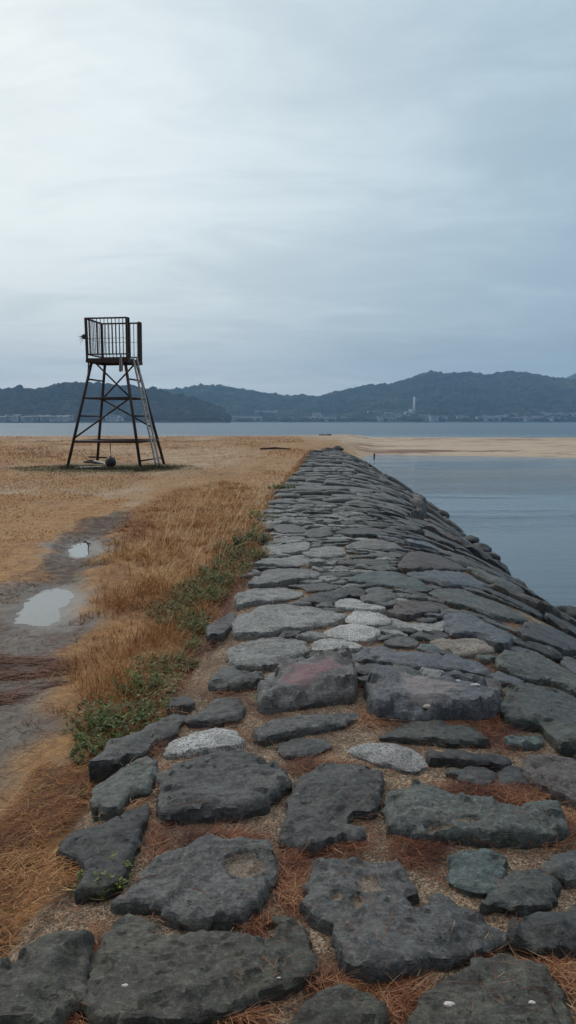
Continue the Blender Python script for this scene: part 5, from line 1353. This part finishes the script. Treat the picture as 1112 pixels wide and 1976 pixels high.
def wnoise(scale, loc, detail=5, rough=.5, sc=(1, 1, 1), dist=0.):
    mp = N('ShaderNodeMapping'); mp.inputs[1].default_value = loc; mp.inputs[3].default_value = sc; Lk(cmb.outputs[0], mp.inputs[0])
    x = N('ShaderNodeTexNoise'); x.inputs['Scale'].default_value = scale; x.inputs['Detail'].default_value = detail; x.inputs['Roughness'].default_value = rough; x.inputs['Distortion'].default_value = dist
    Lk(mp.outputs[0], x.inputs['Vector']); return x.outputs[0]
n1 = wnoise(.65, (3.1, 1.7, 0), 6, .55, (.9, 1.2, 1), .5); n2 = wnoise(2.2, (7, 2, 1), 7, .6, (.8, 1.4, 1), .6)
# side-to-side brightness (left bright, right bluer), rear of the sky darker
side = mr(dx, -.30, .55)
rear = mr(dy, -.9, .5)
left_c, right_c = (.92, 1.0, 1.0), (.45, .61, .71)
base = mixc(side, left_c, right_c)
band = mth('MULTIPLY', mr(dz, .02, .11), mr(dz, .26, .13))       # darker bank low in the sky
low = mr(dz, .17, .0)
base = mixc(mth('MULTIPLY', low, .80), base, mixc(side, (1.08, 1.15, 1.17), (.52, .65, .74)))
top = mr(dz, .35, .62)
base = mixc(mth('MULTIPLY', top, mr(side, 0.1, .8, .10, .45)), base, (.55, .72, .83))
cl = mth('MULTIPLY_ADD', n1, .55, mth('MULTIPLY', n2, .45))
clv = mr(cl, .36, .62, -.5, .5)
base = mixc(1.0, base, mixc(mr(clv, -.5, .5, 0, 1, False), (.85, .87, .89), (1.10, 1.09, 1.08)), 'MULTIPLY')
bank = mth('MULTIPLY', mth('MULTIPLY', band, mr(n1, .40, .56)), mr(side, .05, .5, .25, 1.0))
base = mixc(mth('MULTIPLY', bank, .40), base, (.32, .42, .50))
base = mixc(mr(dz, .50, .72), base, (.74, .735, .73))
# overhead part of the deck, out of view, brightened to lift the ground
over = mr(dz, .52, .90, 1.0, 1.75)
base = mixc(1.0, base, mixc(rear, (.22, .22, .225), (1., 1., 1.)), 'MULTIPLY')
sc1 = N('ShaderNodeVectorMath'); sc1.operation = 'SCALE'; Lk(base, sc1.inputs[0]); Lk(over, sc1.inputs['Scale'])
sc2 = N('ShaderNodeVectorMath'); sc2.operation = 'SCALE'; Lk(sky.outputs[0], sc2.inputs[0]); sc2.inputs['Scale'].default_value = .10
fin = mixc(.86, sc2.outputs[0], sc1.outputs[0])
Lk(fin, bg.inputs[0]); bg.inputs[1].default_value = 1.0
sd_ = bpy.data.lights.new('sun', 'SUN'); sd_.energy = .7; sd_.angle = math.radians(22); sd_.color = (1, .96, .91)
so_ = bpy.data.objects.new('sun', sd_); COL.objects.link(so_)
dirv = Vector((math.sin(SUN_AZ) * math.cos(SUN_EL), math.cos(SUN_AZ) * math.cos(SUN_EL), math.sin(SUN_EL)))
so_.rotation_euler = dirv.to_track_quat('Z', 'Y').to_euler()

# ------------------------------------------------------------------ haze
t = NT('haze'); pv = t.n('ShaderNodeVolumePrincipled'); pv.inputs['Color'].default_value = (.40, .66, .95, 1); pv.inputs['Density'].default_value = 2.5e-4; pv.inputs['Anisotropy'].default_value = .1
t.l(pv.outputs[0], t.out.inputs['Volume'])
m = box(MB(), -4400, 4400, -1300, 4400, -3.4, 330); hz = m.build('haze', t.m); tag(hz, 'pale blue haze over the lake and hills', 'haze', kind='stuff')

S.render.engine = 'CYCLES'; S.cycles.max_bounces = 6; S.cycles.volume_bounces = 1
S.view_settings.view_transform = 'Standard'; S.view_settings.look = 'None'; S.view_settings.gamma = 1; S.view_settings.exposure = 0
S.render.resolution_x = 576; S.render.resolution_y = 1024
